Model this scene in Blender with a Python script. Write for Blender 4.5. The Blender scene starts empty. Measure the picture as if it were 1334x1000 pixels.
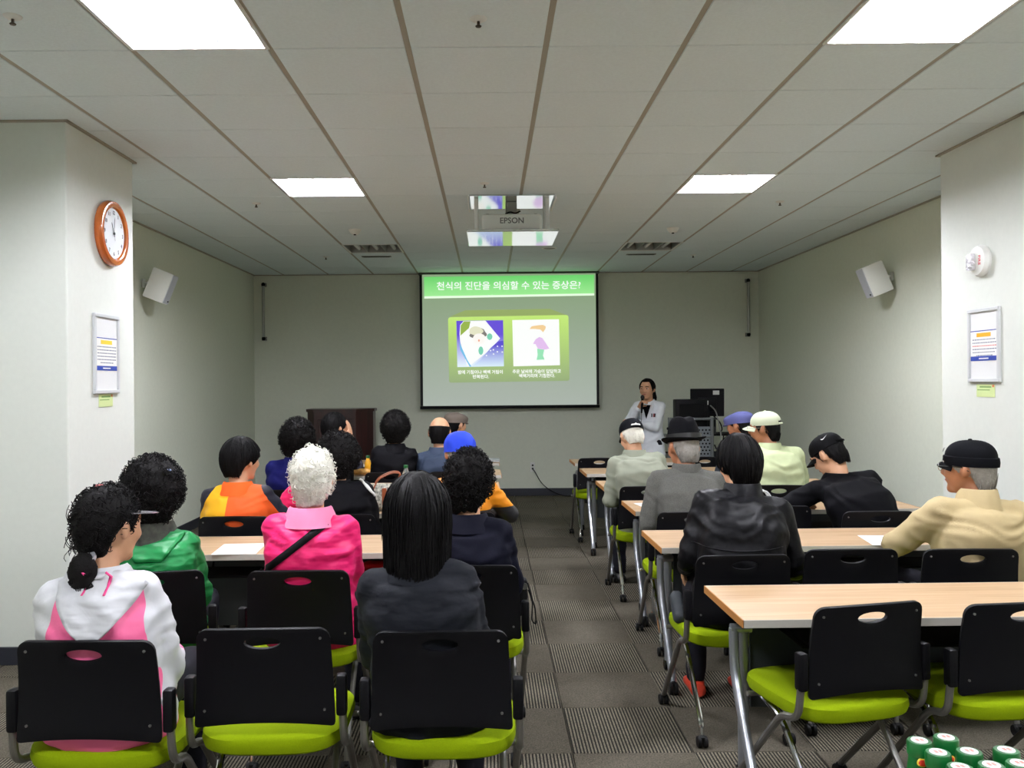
import bpy, bmesh, math, random
from mathutils import Vector, Matrix, noise
from mathutils.bvhtree import BVHTree

# ------------------------------------------------------------------ camera, world, exposure
scene = bpy.context.scene
COL = scene.collection
F_PX = 1140.0
cam_d = bpy.data.cameras.new('camera')
cam = bpy.data.objects.new('camera', cam_d)
COL.objects.link(cam)
cam_d.sensor_width = 36.0
cam_d.lens = 36.0 * F_PX / 1334.0
cam_d.shift_x = 30.0 / 1334.0
cam_d.shift_y = -3.0 / 1334.0
cam_d.clip_start = 0.05
cam.location = (0, 0, 1.53)
cam.rotation_euler = (math.radians(90), 0, 0)
cam.rotation_euler.rotate_axis('Z', -0.0085)
scene.camera = cam

world = bpy.data.worlds.new('world')
scene.world = world
world.use_nodes = True
world.node_tree.nodes['Background'].inputs[0].default_value = (0.55, 0.6, 0.55, 1)
world.node_tree.nodes['Background'].inputs[1].default_value = 0.02

vs = scene.view_settings
vs.view_transform = 'Standard'
vs.look = 'None'
vs.exposure = 0.0
vs.gamma = 1.0
vs.use_curve_mapping = False
LAMP_POWER = 285.0          # emission strength of the fluorescent tubes

PI = math.pi
V = Vector
rng = random.Random(7)

# ------------------------------------------------------------------ helpers: materials
def lin(c):
    o = []
    for k in c[:3]:
        k = k / 255.0
        o.append(k / 12.92 if k <= 0.04045 else ((k + 0.055) / 1.055) ** 2.4)
    return (o[0], o[1], o[2], 1.0)

MATS = {}
def mat(name, col, rough=0.6, metal=0.0, bump=None, var=0.0, varscale=8.0, spec=None, sheen=0.0, stretch=(1, 1, 1), alpha=None, trans=0.0, coat=0.0, bdetail=4.0):
    """principled material with noise colour variation and noise relief"""
    if name in MATS: return MATS[name]
    m = bpy.data.materials.new(name); m.use_nodes = True
    nt = m.node_tree; N = nt.nodes; L = nt.links
    b = N['Principled BSDF']
    b.inputs['Base Color'].default_value = lin(col)
    b.inputs['Roughness'].default_value = rough
    b.inputs['Metallic'].default_value = metal
    if spec is not None: b.inputs['Specular IOR Level'].default_value = spec
    if sheen: b.inputs['Sheen Weight'].default_value = sheen
    if alpha is not None: b.inputs['Alpha'].default_value = alpha
    if trans: b.inputs['Transmission Weight'].default_value = trans
    if coat: b.inputs['Coat Weight'].default_value = coat
    if var or bump:
        tc = N.new('ShaderNodeTexCoord'); mp = N.new('ShaderNodeMapping')
        mp.inputs['Scale'].default_value = stretch
        L.new(tc.outputs['Object'], mp.inputs['Vector'])
    if var:
        nz = N.new('ShaderNodeTexNoise'); nz.inputs['Scale'].default_value = varscale; nz.inputs['Detail'].default_value = 5
        L.new(mp.outputs[0], nz.inputs['Vector'])
        rp = N.new('ShaderNodeValToRGB')
        c = lin(col)
        rp.color_ramp.elements[0].position = 0.3; rp.color_ramp.elements[1].position = 0.7
        rp.color_ramp.elements[0].color = tuple(max(0, k * (1 - var)) for k in c[:3]) + (1,)
        rp.color_ramp.elements[1].color = tuple(min(1, k * (1 + var)) for k in c[:3]) + (1,)
        L.new(nz.outputs['Fac'], rp.inputs[0]); L.new(rp.outputs[0], b.inputs['Base Color'])
    if bump:
        nb = N.new('ShaderNodeTexNoise'); nb.inputs['Scale'].default_value = bump[0]; nb.inputs['Detail'].default_value = bdetail
        L.new(mp.outputs[0], nb.inputs['Vector'])
        bp = N.new('ShaderNodeBump'); bp.inputs['Strength'].default_value = bump[1]; bp.inputs['Distance'].default_value = bump[2] if len(bump) > 2 else 0.01
        L.new(nb.outputs['Fac'], bp.inputs['Height']); L.new(bp.outputs[0], b.inputs['Normal'])
    MATS[name] = m
    return m

def emit(name, col, strength=1.0, base=0.1):
    if name in MATS: return MATS[name]
    m = bpy.data.materials.new(name); m.use_nodes = True
    b = m.node_tree.nodes['Principled BSDF']
    b.inputs['Base Color'].default_value = (base, base, base, 1)
    b.inputs['Roughness'].default_value = 0.8
    b.inputs['Emission Color'].default_value = lin(col)
    b.inputs['Emission Strength'].default_value = strength
    MATS[name] = m
    return m

def zone_mat(name, base, zones, rough=0.55, bump=(60, 0.15, 0.004)):
    """cloth sewn from differently coloured panels; zone = (colour, [(a|x|, x, y, z, d), ...]) all > 0"""
    m = bpy.data.materials.new(name); m.use_nodes = True
    nt = m.node_tree; N = nt.nodes; L = nt.links
    b = N['Principled BSDF']; b.inputs['Roughness'].default_value = rough
    tc = N.new('ShaderNodeTexCoord'); sx = N.new('ShaderNodeSeparateXYZ')
    L.new(tc.outputs['Object'], sx.inputs[0])
    ab = N.new('ShaderNodeMath'); ab.operation = 'ABSOLUTE'; L.new(sx.outputs[0], ab.inputs[0])
    cur = None
    for col, planes in zones:
        fac = None
        for (ka, kx, ky, kz, d) in planes:
            s = None
            for k, sock in ((ka, ab.outputs[0]), (kx, sx.outputs[0]), (ky, sx.outputs[1]), (kz, sx.outputs[2])):
                if k == 0: continue
                mu = N.new('ShaderNodeMath'); mu.operation = 'MULTIPLY_ADD'
                L.new(sock, mu.inputs[0]); mu.inputs[1].default_value = k
                if s is None: mu.inputs[2].default_value = d
                else: L.new(s, mu.inputs[2])
                s = mu.outputs[0]
            g = N.new('ShaderNodeMath'); g.operation = 'GREATER_THAN'; L.new(s, g.inputs[0]); g.inputs[1].default_value = 0
            if fac is None: fac = g.outputs[0]
            else:
                p = N.new('ShaderNodeMath'); p.operation = 'MULTIPLY'; L.new(fac, p.inputs[0]); L.new(g.outputs[0], p.inputs[1]); fac = p.outputs[0]
        mx = N.new('ShaderNodeMix'); mx.data_type = 'RGBA'
        L.new(fac, mx.inputs[0])
        if cur is None: mx.inputs[6].default_value = lin(base)
        else: L.new(cur, mx.inputs[6])
        mx.inputs[7].default_value = lin(col)
        cur = mx.outputs[2]
    L.new(cur, b.inputs['Base Color'])
    nb = N.new('ShaderNodeTexNoise'); nb.inputs['Scale'].default_value = bump[0]
    L.new(tc.outputs['Object'], nb.inputs['Vector'])
    bp = N.new('ShaderNodeBump'); bp.inputs['Strength'].default_value = bump[1]; bp.inputs['Distance'].default_value = bump[2]
    L.new(nb.outputs['Fac'], bp.inputs['Height']); L.new(bp.outputs[0], b.inputs['Normal'])
    MATS[name] = m
    return m

def wood_mat(name, c1, c2, rough=0.4, scale=(1.2, 22, 22), coat=0.0):
    m = bpy.data.materials.new(name); m.use_nodes = True
    nt = m.node_tree; N = nt.nodes; L = nt.links; b = N['Principled BSDF']
    b.inputs['Roughness'].default_value = rough; b.inputs['Coat Weight'].default_value = coat
    tc = N.new('ShaderNodeTexCoord'); mp = N.new('ShaderNodeMapping'); mp.inputs['Scale'].default_value = scale
    L.new(tc.outputs['Object'], mp.inputs[0])
    nz = N.new('ShaderNodeTexNoise'); nz.inputs['Scale'].default_value = 1.6; nz.inputs['Detail'].default_value = 8; nz.inputs['Distortion'].default_value = 0.6
    L.new(mp.outputs[0], nz.inputs['Vector'])
    rp = N.new('ShaderNodeValToRGB'); rp.color_ramp.elements[0].position = 0.3; rp.color_ramp.elements[1].position = 0.7
    rp.color_ramp.elements[0].color = lin(c1); rp.color_ramp.elements[1].color = lin(c2)
    L.new(nz.outputs['Fac'], rp.inputs[0]); L.new(rp.outputs[0], b.inputs['Base Color'])
    MATS[name] = m
    return m

def carpet_mat(name, striped):
    m = bpy.data.materials.new(name); m.use_nodes = True
    nt = m.node_tree; N = nt.nodes; L = nt.links; b = N['Principled BSDF']
    b.inputs['Roughness'].default_value = 0.95; b.inputs['Specular IOR Level'].default_value = 0.1
    tc = N.new('ShaderNodeTexCoord')
    n1 = N.new('ShaderNodeTexNoise'); n1.inputs['Scale'].default_value = 160; n1.inputs['Detail'].default_value = 2
    L.new(tc.outputs['Object'], n1.inputs['Vector'])
    rp = N.new('ShaderNodeValToRGB'); rp.color_ramp.elements[0].position = 0.35; rp.color_ramp.elements[1].position = 0.68
    L.new(n1.outputs['Fac'], rp.inputs[0])
    n2 = N.new('ShaderNodeTexNoise'); n2.inputs['Scale'].default_value = 9; n2.inputs['Detail'].default_value = 3
    L.new(tc.outputs['Object'], n2.inputs['Vector'])
    if striped:
        rp.color_ramp.elements[0].color = lin((100, 95, 83)); rp.color_ramp.elements[1].color = lin((140, 133, 117))
        wv = N.new('ShaderNodeTexWave'); wv.wave_type = 'BANDS'; wv.bands_direction = 'X'; wv.inputs['Scale'].default_value = 22.0
        wv.inputs['Distortion'].default_value = 0.25; wv.inputs['Detail Scale'].default_value = 3
        L.new(tc.outputs['Object'], wv.inputs['Vector'])
        gt = N.new('ShaderNodeValToRGB'); gt.color_ramp.elements[0].position = 0.38; gt.color_ramp.elements[1].position = 0.55
        L.new(wv.outputs['Fac'], gt.inputs[0])
        mx = N.new('ShaderNodeMix'); mx.data_type = 'RGBA'
        L.new(gt.outputs[0], mx.inputs[0]); mx.inputs[6].default_value = lin((40, 38, 34)); L.new(rp.outputs[0], mx.inputs[7])
        out = mx.outputs[2]
    else:
        rp.color_ramp.elements[0].color = lin((76, 72, 62)); rp.color_ramp.elements[1].color = lin((106, 100, 88))
        out = rp.outputs[0]
    m2 = N.new('ShaderNodeMix'); m2.data_type = 'RGBA'; m2.blend_type = 'MULTIPLY'; m2.inputs[0].default_value = 0.25
    L.new(out, m2.inputs[6]); L.new(n2.outputs['Fac'], m2.inputs[7])
    L.new(m2.outputs[2], b.inputs['Base Color'])
    bp = N.new('ShaderNodeBump'); bp.inputs['Strength'].default_value = 0.4; bp.inputs['Distance'].default_value = 0.004
    L.new(n1.outputs['Fac'], bp.inputs['Height']); L.new(bp.outputs[0], b.inputs['Normal'])
    MATS[name] = m
    return m

# ------------------------------------------------------------------ helpers: meshes
def fillet(path, r, n=5):
    out = [V(path[0])]
    for i in range(1, len(path) - 1):
        a, b, c = V(path[i - 1]), V(path[i]), V(path[i + 1])
        d1 = (a - b); d2 = (c - b)
        k = min(r, d1.length * 0.48, d2.length * 0.48)
        p1 = b + d1.normalized() * k; p2 = b + d2.normalized() * k
        for j in range(n + 1):
            t = j / n
            out.append(p1 * (1 - t) ** 2 + b * 2 * t * (1 - t) + p2 * t * t)
    out.append(V(path[-1]))
    return out

class MB:
    def __init__(s): s.v = []; s.f = []; s.mi = []
    def add(s, vs_, fs_, mi=0):
        o = len(s.v); s.v += [tuple(q) for q in vs_]
        for q in fs_: s.f.append(tuple(i + o for i in q)); s.mi.append(mi)
        return s
    def box(s, c, d, mi=0, rot=None):
        x, y, z = d[0] / 2, d[1] / 2, d[2] / 2
        pts = [V((a * x, b * y, e * z)) for a in (-1, 1) for b in (-1, 1) for e in (-1, 1)]
        if rot is not None: pts = [rot @ p for p in pts]
        pts = [p + V(c) for p in pts]
        return s.add(pts, [(0, 1, 3, 2), (4, 6, 7, 5), (0, 4, 5, 1), (2, 3, 7, 6), (0, 2, 6, 4), (1, 5, 7, 3)], mi)
    def rbox(s, c, d, r=0.006, seg=2, mi=0, rot=None):
        bm = bmesh.new(); bmesh.ops.create_cube(bm, size=1.0)
        for v in bm.verts: v.co = V((v.co.x * d[0], v.co.y * d[1], v.co.z * d[2]))
        r = min(r, min(d) * 0.49)
        bmesh.ops.bevel(bm, geom=list(bm.edges), offset=r, segments=seg, profile=0.5, affect='EDGES')
        bm.verts.index_update()
        pts = [v.co.copy() for v in bm.verts]
        if rot is not None: pts = [rot @ p for p in pts]
        fs = [[v.index for v in f.verts] for f in bm.faces]
        bm.free()
        return s.add([p + V(c) for p in pts], fs, mi)
    def loft(s, rings, mi=0, cap=True):
        n = len(rings[0]); vs_ = [p for r in rings for p in r]; fs = []
        for i in range(len(rings) - 1):
            for j in range(n):
                k = (j + 1) % n
                fs.append((i * n + j, i * n + k, (i + 1) * n + k, (i + 1) * n + j))
        if cap:
            fs.append(tuple(reversed(range(n)))); o = (len(rings) - 1) * n
            fs.append(tuple(o + j for j in range(n)))
        return s.add(vs_, fs, mi)
    def tube(s, path, r, n=8, mi=0, radii=None, cap=True):
        path = [V(p) for p in path]; rings = []
        up = None
        for i, p in enumerate(path):
            if i == 0: t = path[1] - p
            elif i == len(path) - 1: t = p - path[i - 1]
            else: t = (path[i + 1] - p).normalized() + (p - path[i - 1]).normalized()
            if t.length < 1e-9: t = V((0, 0, 1))
            t.normalize()
            if up is None:
                up = t.orthogonal().normalized()
            else:
                up = up - t * up.dot(t)
                up = up.normalized() if up.length > 1e-6 else t.orthogonal().normalized()
            w = t.cross(up)
            rr = radii[i] if radii else r
            rings.append([p + (up * math.cos(2 * PI * j / n) + w * math.sin(2 * PI * j / n)) * rr for j in range(n)])
        return s.loft(rings, mi, cap)
    def capsule(s, p0, p1, r0, r1, n=12, mi=0):
        p0, p1 = V(p0), V(p1); t = (p1 - p0)
        t = t.normalized() if t.length > 1e-6 else V((0, 0, 1))
        path = []; radii = []
        for k in range(4):
            a = PI / 2 * (1 - k / 4.0); path.append(p0 - t * math.sin(a) * r0); radii.append(max(r0 * math.cos(a), r0 * 0.05))
        for k in range(5): path.append(p0.lerp(p1, k / 4)); radii.append(r0 + (r1 - r0) * k / 4)
        for k in range(1, 5):
            a = PI / 2 * k / 4.0; path.append(p1 + t * math.sin(a) * r1); radii.append(max(r1 * math.cos(a), r1 * 0.05))
        return s.tube(path, 0, n, mi, radii)
    def ell(s, c, r, nu=20, nv=12, rot=None, mi=0):
        c = V(c); rings = []
        for i in range(1, nv):
            th = PI * i / nv
            ring = []
            for j in range(nu):
                ph = -2 * PI * j / nu
                p = V((r[0] * math.sin(th) * math.cos(ph), r[1] * math.sin(th) * math.sin(ph), r[2] * math.cos(th)))
                if rot is not None: p = rot @ p
                ring.append(p + c)
            rings.append(ring)
        return s.loft(rings, mi)
    def lathe(s, prof, n=24, c=(0, 0, 0), rot=None, mi=0, cap=True):
        rings = []
        for r, z in prof:
            ring = []
            for j in range(n):
                p = V((r * math.cos(2 * PI * j / n), r * math.sin(2 * PI * j / n), z))
                if rot is not None: p = rot @ p
                ring.append(p + V(c))
            rings.append(ring)
        return s.loft(rings, mi, cap)
    def prism(s, poly, axis, a, b, mi=0):
        """poly in the two other axes, extruded along axis from a to b"""
        def mk(p, w):
            q = list(p); q.insert(axis, w); return tuple(q)
        n = len(poly); vs_ = [mk(p, a) for p in poly] + [mk(p, b) for p in poly]
        fs = [tuple(range(n)), tuple(reversed(range(n, 2 * n)))]
        for i in range(n):
            j = (i + 1) % n; fs.append((i, i + n, j + n, j))
        return s.add(vs_, fs, mi)
    def mesh(s, name, mats, smooth=True, angle=35):
        me = bpy.data.meshes.new(name)
        me.from_pydata(s.v, [], s.f); 
        for m in (mats if isinstance(mats, (list, tuple)) else [mats]): me.materials.append(m)
        for p, k in zip(me.polygons, s.mi): p.material_index = k
        bm = bmesh.new(); bm.from_mesh(me); bmesh.ops.recalc_face_normals(bm, faces=bm.faces); bm.to_mesh(me); bm.free()
        if smooth:
            me.shade_smooth()
            if angle: me.set_sharp_from_angle(angle=math.radians(angle))
        me.update()
        return me
    def build(s, name, mats, parent=None, smooth=True, angle=35):
        return link(name, s.mesh(name, mats, smooth, angle), parent)

def link(name, me, parent=None):
    o = bpy.data.objects.new(name, me); COL.objects.link(o)
    if parent is not None: o.parent = parent
    return o
def tag(o, label=None, cat=None, group=None, kind=None):
    if label: o['label'] = label
    if cat: o['category'] = cat
    if group: o['group'] = group
    if kind: o['kind'] = kind
    return o
def thing(name, label, cat, loc=(0, 0, 0), rz=0.0, group=None):
    o = bpy.data.objects.new(name, None); COL.objects.link(o)
    o.location = loc; o.rotation_euler = (0, 0, rz); o.empty_display_size = 0.1
    return tag(o, label, cat, group)
def copy_tree(o, parent=None):
    c = o.copy(); COL.objects.link(c); c.parent = parent
    for ch in list(o.children): copy_tree(ch, c)
    return c
def bake(o_mesh, mods, name):
    """evaluate modifiers on a throw-away object and return plain mesh data"""
    t = bpy.data.objects.new('scratch', o_mesh); COL.objects.link(t)
    for typ, kw in mods:
        m = t.modifiers.new(typ, typ)
        for k, v in kw.items(): setattr(m, k, v)
    dg = bpy.context.evaluated_depsgraph_get()
    me = bpy.data.meshes.new_from_object(t.evaluated_get(dg))
    me.name = name
    bpy.data.objects.remove(t); bpy.data.meshes.remove(o_mesh)
    return me
def text_mesh(body, size, name='lettering', depth=0.0, align='CENTER', bold=0.0):
    cu = bpy.data.curves.new('txt', 'FONT'); cu.body = body; cu.size = size; cu.extrude = depth; cu.offset = bold
    cu.align_x = align; cu.align_y = 'CENTER'; cu.resolution_u = 3
    t = bpy.data.objects.new('scratch', cu); COL.objects.link(t)
    dg = bpy.context.evaluated_depsgraph_get()
    me = bpy.data.meshes.new_from_object(t.evaluated_get(dg)); me.name = name
    bpy.data.objects.remove(t); bpy.data.curves.remove(cu)
    return me
def text_obj(body, size, m, parent, loc, rot, name='lettering', depth=0.0005, bold=0.0, fitw=None):
    me = text_mesh(body, size, name, depth, bold=bold)
    if fitw:
        xs = [v.co.x for v in me.vertices]
        if xs:
            k = fitw / (max(xs) - min(xs))
            for v in me.vertices: v.co.x *= k
    me.materials.append(m)
    o = link(name, me, parent); o.location = loc; o.rotation_euler = rot
    return o

# ------------------------------------------------------------------ shared materials
M_WALL = mat('wall_paint', (220, 224, 208), 0.85, bump=(140, 0.12, 0.004), var=0.02, varscale=30)
M_PILLAR = mat('pillar_paint', (216, 220, 213), 0.8, bump=(140, 0.1, 0.004), var=0.015, varscale=30)
M_TILE = mat('ceiling_tile', (222, 233, 236), 0.95, bump=(90, 0.25, 0.004), var=0.03, varscale=70)
M_TBAR = mat('grid_metal', (164, 158, 144), 0.6)
M_BASE = mat('vinyl_baseboard', (38, 40, 50), 0.5)
M_WHITE = mat('white_plastic', (232, 233, 228), 0.35)
M_WHITEM = mat('white_metal', (225, 226, 222), 0.4)
M_BLACK = mat('black_plastic', (7, 7, 11), 0.55, bump=(300, 0.06, 0.001), spec=0.18)
M_BLACKM = mat('black_matte', (9, 9, 11), 0.75, spec=0.2)
M_RUBBER = mat('rubber', (10, 10, 11), 0.6, spec=0.25)
M_GREYT = mat('grey_tube', (142, 140, 136), 0.32, metal=0.75)
M_SILVER = mat('silver_tube', (168, 172, 178), 0.3, metal=0.7)
M_CHROME = mat('chrome', (205, 205, 205), 0.15, metal=1.0)
M_LIME = mat('lime_fabric', (132, 154, 8), 0.95, spec=0.1, bump=(450, 0.35, 0.002), var=0.06, varscale=200)
M_WOOD = wood_mat('beech_laminate', (172, 140, 104), (192, 163, 129), 0.42)
M_EDGE = mat('edge_band', (176, 120, 62), 0.5, var=0.05, varscale=30)
M_EDGEG = mat('edge_strip', (186, 182, 172), 0.45)
M_PANEL = mat('modesty_panel', (46, 51, 53), 0.6, metal=0.1)
M_CARPETS = carpet_mat('carpet_striped', True)
M_CARPETP = carpet_mat('carpet_plain', False)
M_PAPER = mat('paper', (236, 236, 232), 0.8)
M_SCREW = mat('screw_metal', (130, 130, 126), 0.35, metal=0.8)
M_MAHOG = wood_mat('mahogany', (36, 13, 14), (62, 24, 24), 0.35, (14, 14, 1.0), 0.2)

# ------------------------------------------------------------------ the room
XL, XR, YB, YN, ZC = -3.14, 3.62, 11.72, -2.6, 2.99
def struct(name, mb, m, parent=None, smooth=False):
    o = mb.build(name, m, parent, smooth)
    if parent is None: tag(o, kind='structure')
    return o
T = 0.12
floor = struct('floor', MB().box(((XL + XR) / 2, (YB + YN) / 2, -0.06), (XR - XL + 2 * T, YB - YN + 2 * T, 0.1)), mat('screed', (60, 57, 52), 0.9))
wall_left = struct('wall_left', MB().box((XL - T / 2, (YB + YN) / 2, ZC / 2), (T, YB - YN, ZC + 0.2)), M_WALL)
wall_right = struct('wall_right', MB().box((XR + T / 2, (YB + YN) / 2, ZC / 2), (T, YB - YN, ZC + 0.2)), M_WALL)
wall_back = struct('wall_back', MB().box(((XL + XR) / 2, YB + T / 2, ZC / 2), (XR - XL + 2 * T, T, ZC + 0.2)), M_WALL)
wall_near = struct('wall_near', MB().box(((XL + XR) / 2, YN - T / 2, ZC / 2), (XR - XL + 2 * T, T, ZC + 0.2)), M_WALL)
PLX, PRX, PY0, PY1 = -2.31, 2.95, 4.80, 5.70
wall_pillar_left = struct('wall_pillar_left', MB().rbox(((XL + PLX) / 2, (PY0 + PY1) / 2, ZC / 2), (PLX - XL, PY1 - PY0, ZC), 0.008), M_PILLAR)
wall_pillar_right = struct('wall_pillar_right', MB().rbox(((XR + PRX) / 2, (PY0 + PY1) / 2, ZC / 2), (XR - PRX, PY1 - PY0, ZC), 0.008), M_PILLAR)
def bboard(name, pts):
    mb = MB()
    for (x0, y0), (x1, y1) in zip(pts, pts[1:]):
        c = ((x0 + x1) / 2, (y0 + y1) / 2, 0.05)
        mb.rbox(c, (abs(x1 - x0) + 0.012, abs(y1 - y0) + 0.012, 0.1), 0.004, 1)
    return struct(name, mb, M_BASE)
e = 0.006
bboard('baseboard_back', [(XL + e, YB - e), (XR - e, YB - e)])
bboard('baseboard_left', [(XL + e, YN), (XL + e, PY0 - e), (PLX + e, PY0 - e), (PLX + e, PY1 + e), (XL + e, PY1 + e), (XL + e, YB - 2 * e)])
bboard('baseboard_right', [(XR - e, YN), (XR - e, PY0 - e), (PRX - e, PY0 - e), (PRX - e, PY1 + e), (XR - e, PY1 + e), (XR - e, YB - 2 * e)])
# metal angle where the ceiling meets the walls
def angle_trim(name, pts):
    mb = MB()
    for (x0, y0), (x1, y1) in zip(pts, pts[1:]):
        mb.box(((x0 + x1) / 2, (y0 + y1) / 2, ZC - 0.012), (abs(x1 - x0) + 0.02, abs(y1 - y0) + 0.02, 0.012))
    return struct(name, mb, M_TBAR)
e = 0.01
angle_trim('trim_1', [(XL + e, YB - e), (XR - e, YB - e)])
angle_trim('trim_2', [(XL + e, 2.6), (XL + e, PY0 - e), (PLX + e, PY0 - e), (PLX + e, PY1 + e), (XL + e, PY1 + e), (XL + e, YB - 3 * e)])
angle_trim('trim_3', [(XR - e, 2.6), (XR - e, PY0 - e), (PRX - e, PY0 - e), (PRX - e, PY1 + e), (XR - e, PY1 + e), (XR - e, YB - 3 * e)])

# ceiling: 0.6 m grid, main runners along the room, tiles hung between them
GX0, GY0 = 0.26, 3.80
gx = [XL] + [GX0 + 0.6 * k for k in range(-5, 6)] + [XR]
gx = [x for x in gx if XL <= x <= XR]
gy = [YN] + [GY0 + 0.6 * k for k in range(-10, 14)] + [YB]
LAMPS = {(ix, iy): lit for ix, x in enumerate(gx) for iy, y in enumerate(gy) for (lx, ly, lit) in
         [(-1.54, 0.2, 1), (1.46, 0.2, 1), (-1.54, 3.2, 1), (1.46, 3.2, 1), (-1.54, 6.2, 1), (1.46, 6.2, 1), (-1.54, 9.2, 0), (1.46, 9.2, 0)]
         if abs(x - lx) < 0.05 and abs(y - ly) < 0.05}
cb = MB()
for ix in range(len(gx) - 1):
    for iy in range(len(gy) - 1):
        if (ix, iy) in LAMPS: continue
        cb.add([(gx[ix], gy[iy], ZC), (gx[ix + 1], gy[iy], ZC), (gx[ix + 1], gy[iy + 1], ZC), (gx[ix], gy[iy + 1], ZC)], [(0, 1, 2, 3)])
cb.box(((XL + XR) / 2, (YB + YN) / 2, ZC + 0.15), (XR - XL + 2 * T, YB - YN + 2 * T, 0.02))
ceiling = struct('ceiling', cb, M_TBAR)
tile_cache = {}
far_tiles = MB()
for ix in range(len(gx) - 1):
    for iy in range(len(gy) - 1):
        if (ix, iy) in LAMPS: continue
        w = gx[ix + 1] - gx[ix] - 0.026; d = gy[iy + 1] - gy[iy] - 0.007
        if w < 0.02 or d < 0.02: continue
        c = ((gx[ix] + gx[ix + 1]) / 2, (gy[iy] + gy[iy + 1]) / 2, ZC - 0.004)
        if gy[iy + 1] < 2.7:
            far_tiles.box(c, (w, d, 0.007)); continue
        k = (round(w, 3), round(d, 3))
        if k not in tile_cache:
            tile_cache[k] = MB().rbox((0, 0, 0), (w, d, 0.008), 0.003, 1).mesh('ceiling_tile', M_TILE, False)
        o = link('ceiling_tile', tile_cache[k], ceiling); o.location = c
tag(far_tiles.build('ceiling_tile', M_TILE, ceiling, False), kind='stuff')
for x in gx[1:-1]:
    # runners stop at the light fittings' edges only visually: they frame them
    MB().box((x, (2.6 + YB) / 2, ZC - 0.002), (0.025, YB - 2.6, 0.004)).build('ceiling_runner', M_TBAR, ceiling, False)

# carpet tiles 0.5 m, chequered striped / plain
fx = [XL] + [x for x in [0.33 + 0.5 * k for k in range(-7, 8)] if XL < x < XR] + [XR]
fy = [YN] + [y for y in [0.1 + 0.5 * k for k in range(-6, 24)] if YN < y < YB] + [YB]
rest = [MB(), MB()]; fcache = {}
for ix in range(len(fx) - 1):
    for iy in range(len(fy) - 1):
        w = fx[ix + 1] - fx[ix] - 0.003; d = fy[iy + 1] - fy[iy] - 0.003
        xm, ym = (fx[ix] + fx[ix + 1]) / 2, (fy[iy] + fy[iy + 1]) / 2
        par = (int(math.floor((xm - 0.33) / 0.5)) + int(math.floor((ym - 0.1) / 0.5))) % 2
        striped = (par == 1)
        if fy[iy + 1] < 2.65:
            rest[0 if striped else 1].box((xm, ym, -0.005), (w, d, 0.01)); continue
        k = (round(w, 3), round(d, 3), striped)
        if k not in fcache:
            fcache[k] = MB().rbox((0, 0, 0), (w, d, 0.01), 0.0025, 1).mesh('carpet_tile', M_CARPETS if striped else M_CARPETP, False)
        o = link('carpet_tile', fcache[k], floor); o.location = (xm, ym, -0.005)
for mb, m in zip(rest, (M_CARPETS, M_CARPETP)):
    tag(mb.build('carpet_tile', m, floor, False), kind='stuff')

# ------------------------------------------------------------------ ceiling lights
M_TUBE = emit('lit_tube', (246, 246, 255), LAMP_POWER, 0.8)
M_TUBEOFF = mat('unlit_tube', (214, 216, 212), 0.4)
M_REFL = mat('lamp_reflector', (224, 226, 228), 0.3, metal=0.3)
M_REFL2 = mat('shaded_reflector', (168, 170, 166), 0.35, metal=0.5)  # darker reflector copy for switched-off lights, shade put into the colour
def lamp(x0, y0, lit, label, group):
    t = thing('ceiling_light', label, 'ceiling light', (x0 + 0.3, y0 + 0.3, ZC), 0, group)
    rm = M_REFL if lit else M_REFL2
    mb = MB(); h = 0.085; s = 0.298
    mb.add([(-s, -s, h), (s, -s, h), (s, s, h), (-s, s, h), (-s, -s, -0.004), (s, -s, -0.004), (s, s, -0.004), (-s, s, -0.004)],
           [(3, 2, 1, 0), (0, 1, 5, 4), (1, 2, 6, 5), (2, 3, 7, 6), (3, 0, 4, 7)])
    mb.build('housing', rm, t, False)
    fr = MB()
    for c, d in (((0, s - 0.006, -0.006), (0.6, 0.016, 0.01)), ((0, -s + 0.006, -0.006), (0.6, 0.016, 0.01)), ((s - 0.006, 0, -0.006), (0.016, 0.57, 0.01)), ((-s + 0.006, 0, -0.006), (0.016, 0.57, 0.01))):
        fr.box(c, d)
    fr.build('frame', M_WHITEM, t, False)
    for k in (-1, 1):
        MB().prism([(-0.1 + 0.0 * k - 0.004 + k * 0.1 + 0.1, -0.004), (k * 0.1 + 0.004, -0.004), (k * 0.1 + 0.012, 0.08), (k * 0.1 - 0.012, 0.08)], 1, -0.285, 0.285).build('louvre', rm, t, False)
    for k in (-1, 0, 1):
        MB().tube([(k * 0.196, -0.272, 0.04), (k * 0.196, 0.272, 0.04)], 0.022, 10).build('tube', M_TUBE if lit else M_TUBEOFF, t)
        for e_ in (-1, 1):
            # scalloped end reflectors of each bay
            pr = [(-0.092, -0.004), (0.092, -0.004), (0.092, 0.02)] + [(0.092 * math.cos(a), 0.02 + 0.055 * math.sin(a)) for a in [PI * q / 8 for q in range(1, 8)]] + [(-0.092, 0.02)]
            MB().prism([(p[0] + k * 0.196, p[1]) for p in pr], 1, e_ * 0.278, e_ * 0.284).build('end_reflector', rm, t, False)
    return t
names = {(-1.54, 0.2): 'lit recessed ceiling light by the rear left, out over the back chairs', (1.46, 0.2): 'lit recessed ceiling light over the table with juice bottles',
         (-1.54, 3.2): 'glaring three bay ceiling light on the wall clock side, before the pillars', (1.46, 3.2): 'glaring three bay ceiling light on the fire strobe side, before the pillars',
         (-1.54, 6.2): 'lit ceiling light on the wall clock side, level with the projector', (1.46, 6.2): 'lit ceiling light on the fire strobe side, level with the projector',
         (-1.54, 9.2): 'switched off ceiling light towards the podium', (1.46, 9.2): 'switched off ceiling light towards the speaking woman'}
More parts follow.
